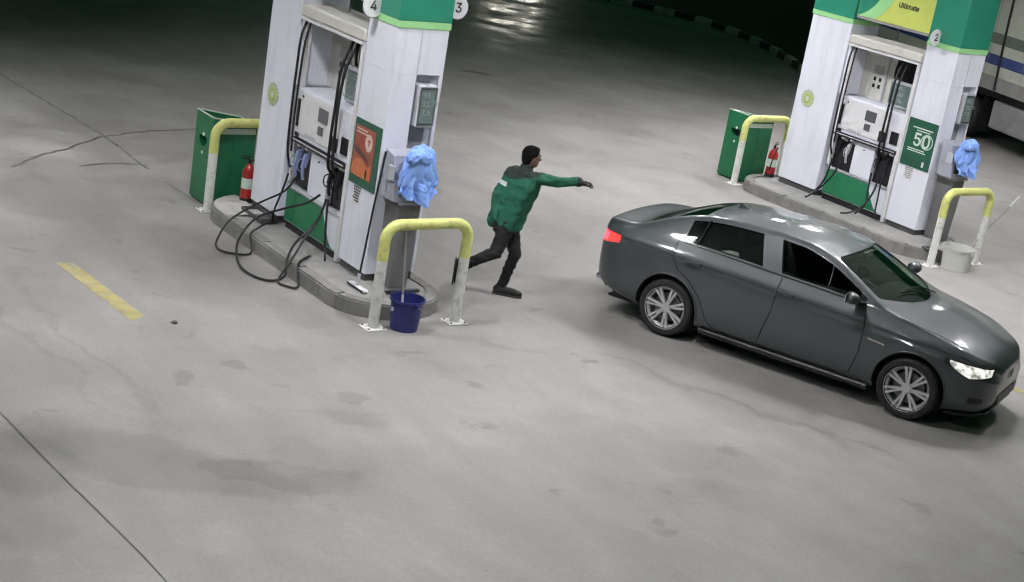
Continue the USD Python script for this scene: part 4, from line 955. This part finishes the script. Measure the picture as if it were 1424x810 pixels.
    # wheels
    for wx in (0, 2.81):
        for s_ in (-1, 1):
            yo = s_ * .888; c = (wx, yo, .325)
            w = obj('wheel', lathe([(.232, -.215), (.30, -.222), (.318, -.20), (.325, -.15), (.325, -.06), (.318, -.015), (.30, .006), (.262, .008), (.240, -.004), (.230, -.02), (.222, -.10), (.222, -.2)], 48, 'y', at=(0, 0, 0)).apply_transform(np.diag([1, s_, 1, 1])).apply_translation(c), 'tyre', t, smooth=30)
            obj('rim', lathe([(.236, -.002), (.242, .000), (.240, -.02), (.225, -.03), (.21, -.06), (.21, -.19), (.206, -.19), (.205, -.04), (.225, -.012)], 48, 'y').apply_transform(np.diag([1, s_, 1, 1])).apply_translation(c), 'rim', w, smooth=35)
            sp = []
            a0 = .35 if wx == 0 else .8
            for k in range(7):
                for dk in (-.12, .12):
                    a = a0 + 2 * PI * k / 7 + dk; b = a0 + 2 * PI * k / 7 + dk * .8
                    u = np.array((math.cos(a), 0, math.sin(a))); ub = np.array((math.cos(b), 0, math.sin(b))); v = np.array((-math.sin(a), 0, math.cos(a)))
                    q = []
                    for e_, hw, y in ((.045, .012, -.030), (.232, .013, -.012)):
                        for sgn in (-1, 1):
                            for dy in (0, -.03): q.append((u if e_ > .1 else ub) * e_ + v * hw * sgn + np.array((0, y + dy, 0)))
                    sp.append(hull(np.array(q) * (1, s_, 1) + c))
            obj('spokes', sp, 'rim', w)
            obj('hub_cap', lathe([(0, -.05), (.062, -.05), (.06, -.026), (.035, -.018), (0, -.018)], 24, 'y').apply_transform(np.diag([1, s_, 1, 1])).apply_translation(c), 'rim', w)
            obj('brake_disc', lathe([(.05, -.10), (.165, -.10), (.165, -.085), (.05, -.085)], 32, 'y').apply_transform(np.diag([1, s_, 1, 1])).apply_translation(c), 'brake', w)
            arc_ = []
            for a in np.linspace(-.12, PI + .12, 34):
                ax, az = wx + .383 * math.cos(a), .335 + .383 * math.sin(a)
                arc_.append((ax, s_ * (side_y(ax, max(az, .30)) + .002), az))
            obj('arch_lip', tube(arc_, .011, 8), 'car_paint', t, smooth=True)
            obj('wheel_well', tube([(wx, s_ * .60, .335), (wx, s_ * .61, .335)], .37, 32), 'car_black', t)
    obj('underbody', bx(-.85, 3.30, -.60, .60, .165, .19), 'car_black', t)
    return t
car((12.09, 12.15, 0), 5.106, 'dark grey four door saloon car driving between the pumps')

# ------------------------------------------------------------------ the person
def person():
    rz = math.atan2(-.61, .79)
    t = thing('person', 'person in green jacket and dark trousers running with one arm reaching out', 'person', (10.17, 13.27, 0), rz)
    # local frame: x = picture right along the ground, y = away from the camera, z = up
    J = dict(head=(.035, .05, 1.640), neck=(.005, .035, 1.50), chest=(-.035, .01, 1.28), waist=(-.075, .0, 1.06), pelvis=(-.095, .0, .90),
             shL=(-.155, .10, 1.405), shR=(.135, -.045, 1.43), elL=(-.275, .02, 1.14), wrL=(-.255, -.10, .90), elR=(.385, -.05, 1.435), wrR=(.615, -.02, 1.462),
             hipS=(-.085, .085, .88), knS=(.03, .06, .49), anS=(-.055, .05, .10), hipT=(-.10, -.085, .88), knT=(-.185, -.20, .55), anT=(-.51, -.12, .335))
    J = {k: np.array(v) for k, v in J.items()}
    def cap(a, b, ra, rb, k=14):
        S = [m3.Manifold.sphere(r_, k).translate(tuple(p)) for p, r_ in ((a, ra), (b, rb))]
        return m3.Manifold.batch_hull(S)
    def ell(c, r): return m3.Manifold.sphere(1, 24).scale(tuple(r)).translate(tuple(c))
    def fuse(parts, edge, it=10):
        m = m3.Manifold.batch_boolean(parts, m3.OpType.Add).refine_to_length(edge)
        q = meshed(m); q = trimesh.Trimesh(q.vertices, q.faces, process=True)
        trimesh.smoothing.filter_taubin(q, .5, .53, it); return q
    # body (skin) as one continuous mesh: head with face, neck, trunk, limbs, hands, feet
    B = []
    H = J['head']; fx = np.array((.92, .39, -.05)); fx /= np.linalg.norm(fx); sd = np.cross((0, 0, 1), fx); sd /= np.linalg.norm(sd); uh = np.cross(fx, sd)
    hp = lambda f, s_, u: H + fx * f + sd * s_ + uh * u
    B += [m3.Manifold.batch_hull([m3.Manifold.sphere(.082, 20).translate(tuple(hp(-.018, 0, .03))), m3.Manifold.sphere(.070, 20).translate(tuple(hp(.030, 0, .02))), m3.Manifold.sphere(.034, 14).translate(tuple(hp(.058, 0, -.082))), m3.Manifold.sphere(.045, 14).translate(tuple(hp(.0, .028, -.06))), m3.Manifold.sphere(.045, 14).translate(tuple(hp(.0, -.028, -.06)))])]
    B += [m3.Manifold.batch_hull([m3.Manifold.sphere(.009, 8).translate(tuple(hp(.098, 0, .018))), m3.Manifold.sphere(.015, 8).translate(tuple(hp(.112, 0, -.020))), m3.Manifold.sphere(.012, 8).translate(tuple(hp(.09, 0, -.03)))])]
    for s_ in (-1, 1): B += [ell(hp(-.005, s_ * .082, -.005), (.02, .012, .032))]
    B += [cap(hp(.082, -.018, -.058), hp(.082, .018, -.058), .010, .010, 8), cap(hp(.09, -.03, .028), hp(.09, .03, .028), .012, .012, 8)]
    B += [cap(hp(-.025, 0, -.06), J['neck'], .056, .060), cap(J['neck'], J['chest'], .062, .12), cap(J['shL'], J['shR'], .062, .062), cap(J['chest'], J['waist'], .125, .115), cap(J['waist'], J['pelvis'], .115, .125)]
    for s_ in 'LR': B += [cap(J['sh' + s_], J['el' + s_], .050, .040), cap(J['el' + s_], J['wr' + s_], .040, .028)]
    for s_ in 'ST': B += [cap(J['hip' + s_], J['kn' + s_], .085, .056), cap(J['kn' + s_], J['an' + s_], .056, .038)]
    # hands
    def hand(w, d, pn, side):
        """w wrist, d direction of the fingers, pn palm normal"""
        d = d / np.linalg.norm(d); pn = pn - d * (pn @ d); pn /= np.linalg.norm(pn); a = np.cross(d, pn) * side
        parts = [m3.Manifold.batch_hull([m3.Manifold.sphere(r_, 10).translate(tuple(w + d * x + a * y)) for x, y, r_ in ((.0, 0, .022), (.03, .02, .015), (.03, -.02, .015), (.088, .032, .011), (.09, -.032, .011))])]
        fing = []
        for k, (y, L_) in enumerate(((.031, .070), (.011, .080), (-.010, .076), (-.030, .058))):
            p0 = w + d * .082 + a * y; curl = .35 + .08 * k
            p1 = p0 + (d * math.cos(curl * .4) + pn * math.sin(curl * .4) + a * y * 3) * L_ * .45
            p2 = p1 + (d * math.cos(curl) + pn * math.sin(curl) + a * y * 2) * L_ * .32
            p3 = p2 + (d * math.cos(curl * 1.7) + pn * math.sin(curl * 1.7)) * L_ * .24
            parts += [cap(p0, p1, .0095, .0088, 8), cap(p1, p2, .0088, .008, 8), cap(p2, p3, .008, .007, 8)]; fing.append((p0, p1))
        t0 = w + d * .025 + a * .024; t1 = t0 + (d * .6 + a * .75 + pn * .25) * .042; t2 = t1 + (d * .9 + a * .35 + pn * .3) * .034
        parts += [cap(t0, t1, .014, .010, 8), cap(t1, t2, .010, .008, 8)]
        return parts, fing
    hR, fR = hand(J['wrR'], np.array((.97, .05, -.06)), np.array((.0, .3, -1.)), 1)
    hL, fL = hand(J['wrL'], np.array((.25, -.25, -.93)), np.array((.6, .6, 0.)), -1)
    B += hR + hL
    foot = [cap(J['anS'], (-.10, .05, .045), .040, .036), cap((-.10, .05, .04), (.10, .025, .035), .036, .030), cap((.10, .025, .035), (.145, .02, .03), .034, .024)]
    dT = np.array((-.05, 0, -1.)); dT /= np.linalg.norm(dT)
    footT = [cap(J['anT'], J['anT'] + (-.06, 0, .01), .040, .036), cap(J['anT'] + (-.06, 0, .02), J['anT'] + (-.075, .0, -.17), .036, .030), cap(J['anT'] + (-.075, 0, -.17), J['anT'] + (-.065, .0, -.215), .032, .024)]
    B += foot + footT
    body = fuse(B, .011, 8)
    bd = obj('body', body, 'skin', t, smooth=True)
    # eyes, brows, mouth
    for s_ in (-1, 1):
        obj('eye', meshed(m3.Manifold.sphere(.0115, 12).translate(tuple(hp(.089, s_ * .031, .008)))), 'eye_white', t)
        obj('pupil', meshed(m3.Manifold.sphere(.006, 10).translate(tuple(hp(.0965, s_ * .031, .008)))), 'face_dark', t)
        obj('eyebrow', meshed(cap(hp(.098, s_ * .015, .030), hp(.088, s_ * .045, .028), .005, .004, 8)), 'hair', t)
    obj('mouth', meshed(cap(hp(.0925, -.02, -.058), hp(.0925, .02, -.058), .0035, .0035, 8)), 'face_dark', t)
    # close knitted cap / black hair
    hair = m3.Manifold.batch_hull([m3.Manifold.sphere(.096, 28).translate(tuple(hp(-.022, 0, .034))), m3.Manifold.sphere(.083, 24).translate(tuple(hp(.020, 0, .045)))])
    nape = m3.Manifold.batch_hull([m3.Manifold.sphere(.072, 20).translate(tuple(hp(-.036, 0, -.035))), m3.Manifold.sphere(.088, 20).translate(tuple(hp(-.028, 0, .02)))])
    hair = (hair.trim_by_plane(tuple(-fx * .9 + uh * .5), float((-fx * .9 + uh * .5) @ hp(.066, 0, .045)))) + nape
    hair = hair.refine_to_length(.010); hm = meshed(hair); hm = trimesh.Trimesh(hm.vertices, hm.faces, process=True); trimesh.smoothing.filter_taubin(hm, .5, .53, 6)
    hm.vertices += hm.vertex_normals * ((meshkit.fbm(hm.vertices * 55, 2, 3) - .5) * .010)[:, None]
    obj('hair', hm, 'hair', t, smooth=True)
    # jacket: trunk and sleeves, one piece, loose at hips
    C = J
    lat = np.array((.80, -.55, 0)); lat /= np.linalg.norm(lat); fb = np.array((.55, .80, 0)); fb /= np.linalg.norm(fb)
    def slab(c, w, d, r_): return [m3.Manifold.sphere(r_, 14).translate(tuple(np.array(c) + lat * a * w + fb * b * d)) for a in (-1, 1) for b in (-1, 1)]
    JK = [m3.Manifold.batch_hull(slab((-.012, .03, 1.43), .135, .035, .060) + slab((-.03, .01, 1.30), .14, .06, .075)),
          m3.Manifold.batch_hull(slab((-.03, .01, 1.30), .14, .06, .075) + slab((-.085, .0, 1.08), .115, .06, .080)),
          m3.Manifold.batch_hull(slab((-.085, .0, 1.08), .115, .06, .080) + slab((-.135, -.01, .86), .116, .074, .074)),
          cap((-.012, .03, 1.46), J['neck'] + (0, 0, .015), .085, .068)]
    JK += [cap(J['shL'], J['elL'], .078, .068), cap(J['elL'], J['wrL'] + (0, 0, .02), .066, .050), cap(J['shR'], J['elR'], .076, .060), cap(J['elR'], J['wrR'] + (-.02, 0, 0), .060, .047)]
    jk = m3.Manifold.batch_boolean(JK, m3.OpType.Add)
    jk = jk.trim_by_plane((0, 0, 1), .80)
    jk = jk.refine_to_length(.016); jm = meshed(jk); jm = trimesh.Trimesh(jm.vertices, jm.faces, process=True); trimesh.smoothing.filter_taubin(jm, .5, .53, 14)
    nv = meshkit.fbm(jm.vertices * (9, 9, 14), 3, 5) - .5; nv2 = meshkit.fbm(jm.vertices * (22, 22, 30), 2, 8) - .5
    jm.vertices += jm.vertex_normals * (nv * .034 + nv2 * .011)[:, None]
    obj('jacket', jm, 'jacket_green', t, smooth=True)
    # dark yoke over the shoulders, cut from the jacket's own surface
    v = jm.vertices
    def over(mask, d=.006):
        f = jm.faces[mask[jm.faces].all(1)]
        a = trimesh.Trimesh(v + jm.vertex_normals * d, f, process=False); a.remove_unreferenced_vertices(); return a
    yk = (v[:, 2] > 1.415 + .04 * np.sin(v[:, 0] * 9)) & (np.abs((v - (0, .03, 0)) @ lat) < .215) & (v[:, 0] < .24)
    obj('yoke', over(yk), 'jacket_dark', t, smooth=True)
    d = J['elL'] - J['shL']; L_ = np.linalg.norm(d); d /= L_
    q = v - J['shL']; s1 = q @ d; rad = np.linalg.norm(q - s1[:, None] * d, axis=1)
    obj('sleeve_band', over((s1 > L_ * .36) & (s1 < L_ * .58) & (rad < .115) & (q @ lat < .06), .007), 'reflective', t, smooth=True, label='pale reflective band round the upper sleeve')
    d = J['wrR'] - J['elR']; L2 = np.linalg.norm(d); d /= L2
    q = v - J['elR']; s1 = q @ d
    obj('cuff', over((s1 > L2 * .80) & (np.linalg.norm(q - s1[:, None] * d, axis=1) < .1)), 'jacket_dark', t, smooth=True)
    q2 = (v - (-.09, 0, 1.0)); back = (v[:, 2] > .96) & (v[:, 2] < 1.01) & ((q2 @ fb) < 0.02) & (np.abs(q2 @ lat) < .17)
    # trousers
    TR = [m3.Manifold.batch_hull(slab((-.10, 0, .92), .07, .05, .075) + slab((-.10, 0, .82), .06, .05, .075)), cap(J['hipS'], J['knS'], .100, .075), cap(J['knS'], J['anS'] + (0, 0, .03), .072, .056), cap(J['hipT'], J['knT'], .100, .076), cap(J['knT'], J['anT'] + (.02, 0, 0), .074, .056)]
    tm = m3.Manifold.batch_boolean(TR, m3.OpType.Add).refine_to_length(.016); tm = meshed(tm); tm = trimesh.Trimesh(tm.vertices, tm.faces, process=True); trimesh.smoothing.filter_taubin(tm, .5, .53, 12)
    tm.vertices += tm.vertex_normals * ((meshkit.fbm(tm.vertices * (16, 16, 26), 3, 2) - .5) * .030)[:, None]
    obj('trousers', tm, 'trousers', t, smooth=True)
    def shoe(parts, sole, name='shoe'):
        m = m3.Manifold.batch_boolean(parts, m3.OpType.Add).refine_to_length(.012); m = meshed(m); m = trimesh.Trimesh(m.vertices, m.faces, process=True); trimesh.smoothing.filter_taubin(m, .5, .53, 6)
        s_ = obj('shoe', m, 'shoe', t, smooth=True); obj('sole', sole, 'sole', s_)
    shoe([cap(J['anS'] + (0, 0, .02), (-.10, .05, .06), .055, .050), cap((-.105, .05, .058), (.08, .03, .052), .050, .044), cap((.08, .03, .052), (.155, .02, .045), .046, .036)],
         hull([(x + (.035 if x > .1 else 0) * 0, y + .05 - (x + .1) * .12, z) for x, hw in ((-.155, .03), (-.12, .046), (.0, .046), (.10, .052), (.165, .04), (.19, .015)) for y in (-hw, hw) for z in (.0, .022)]))
    A_ = J['anT']
    shoe([cap(A_, A_ + (-.055, 0, .01), .055, .050), cap(A_ + (-.055, 0, .015), A_ + (-.068, .0, -.16), .048, .044), cap(A_ + (-.068, 0, -.16), A_ + (-.062, .0, -.225), .046, .034)],
         hull([(A_[0] + x, A_[1] + y, A_[2] + z) for z, hw in ((.055, .03), (.02, .045), (-.09, .045), (-.19, .05), (-.25, .035), (-.265, .012)) for y in (-hw, hw) for x in (-.113, -.098)]))
    # dark gloves that leave the finger ends free
    gl = []
    for w, f_ in ((J['wrR'], fR), (J['wrL'], fL)):
        tip = np.mean([a for a, b in f_], 0); d = tip - w
        g = [m3.Manifold.batch_hull([m3.Manifold.sphere(.029, 12).translate(tuple(w - d * .15))] + [m3.Manifold.sphere(.0145, 8).translate(tuple(a)) for a, b in f_])]
        g += [cap(a, a + (b - a) * 1.25, .0128, .0115, 8) for a, b in f_]
        q = meshed(m3.Manifold.batch_boolean(g, m3.OpType.Add).refine_to_length(.006)); obj('glove', q, 'trousers', t, smooth=40)
        if w is J['wrR']: continue
    return t
person()

# ------------------------------------------------------------------ lorry trailer behind the far pump
tr = thing('lorry_trailer', 'pale lorry trailer with blue and grey stripes parked behind the far pump', 'lorry trailer', (28.008, 21.053, 0), math.atan2(-.9537, -.3007))
# local x runs along the trailer towards the camera's right, y = 0 is its near face
TX0, TX1 = -5.6, 8.0
obj('box_body', bx(TX0, TX1, 0, 2.5, 1.20, 3.95, .03), 'trailer_cream', tr)
obj('skirt_rail', bx(TX0 + .02, TX1 - .02, -.012, -.001, 1.20, 1.50), 'trailer_skirt', tr)
obj('stripe', bx(TX0 + .02, TX1 - .02, -.006, -.001, 1.73, 1.95), 'trailer_blue', tr)
obj('stripe', bx(TX0 + .02, TX1 - .02, -.006, -.001, 2.17, 2.40), 'trailer_grey', tr)
for x in np.arange(TX0 + .7, TX1, 1.26):
    obj('side_seam', bx(x, x + .012, -.010, -.0065, 1.51, 3.9), 'trailer_skirt', tr)
obj('curtain_strap', tube(spline([(.52, -.03, 3.8), (.56, -.03, 2.6), (.60, -.03, 1.9), (.63, -.03, 1.5), (.66, -.04, 1.26)]), .026, 8), 'rubber', tr)
obj('buckle', bx(.62, .70, -.06, -.013, 1.22, 1.32, .01), 'dark_grey', tr)
for y in (.55, 1.75): obj('chassis_beam', bx(TX0 + .1, TX1 - .1, y, y + .14, .86, 1.199), 'car_black', tr)
obj('side_beam', bx(TX0 + .1, TX1 - .1, .03, .10, 1.06, 1.199), 'car_black', tr)
for x in np.arange(TX0 + .6, TX1, 1.1): obj('cross_member', bx(x, x + .08, .10, 2.4, 1.08, 1.198), 'car_black', tr)
def lorry_wheel(x, y):
    w = obj('wheel', lathe([(.29, -.14), (.44, -.15), (.495, -.12), (.51, -.06), (.51, .06), (.495, .12), (.44, .15), (.29, .14)], 40, 'y', at=(x, y, .51)), 'tyre', tr, smooth=30)
    obj('rim', lathe([(0, -.02), (.10, -.02), (.12, -.05), (.20, -.05), (.26, -.115), (.295, -.135), (.295, -.10), (.27, -.02), (.27, .1), (0, .1)], 40, 'y', at=(x, y, .51)), 'aluminium', w, smooth=30)
    for k in range(10):
        a = 2 * PI * k / 10; obj('wheel_nut', lathe([(0, -.08), (.014, -.075), (.014, -.05), (0, -.05)], 6, 'y', at=(x + .165 * math.cos(a), y, .51 + .165 * math.sin(a))), 'grey_metal', w)
for x in (-.42, -1.72, -3.02):
    for y in (.22, 2.28): lorry_wheel(x, y)
    obj('axle', cyl((x, .35, .51), (x, 2.15, .51), .07), 'car_black', tr)
    obj('mudguard', [bx(x - .56, x + .56, .05, .42, 1.04, 1.055)], 'dark_grey', tr)
obj('mud_flap', bx(.30, .33, .04, .44, .26, 1.04), 'car_black', tr)
tb = obj('stand_in_box', bx(.62, 2.7, .06, .50, .42, 1.02, .02), 'trailer_skirt', tr)  # added grey box standing in for lit ground visible under the trailer
obj('stand_in_box_door', bx(.68, 2.64, .045, .0585, .47, .97, .004), 'grey_metal', tb)
obj('landing_leg', [bx(3.6, 3.74, .30, .44, .0, 1.06), bx(3.5, 3.84, .22, .52, 0, .05)], 'dark_grey', tr)
obj('landing_leg', [bx(3.6, 3.74, 2.06, 2.20, .0, 1.06), bx(3.5, 3.84, 1.98, 2.28, 0, .05)], 'dark_grey', tr)
obj('tail_bumper', bx(TX0 - .05, TX0 + .05, .1, 2.4, .45, .60, .01), 'dark_grey', tr)
obj('rear_door', bx(TX0 - .03, TX0 - .001, .05, 1.24, 1.25, 3.88), 'trailer_cream', tr)
obj('rear_door', bx(TX0 - .03, TX0 - .001, 1.26, 2.45, 1.25, 3.88), 'trailer_cream', tr)
for x in (6.0,):
    for y in (.22, 2.28): lorry_wheel(x + 1.0, y)
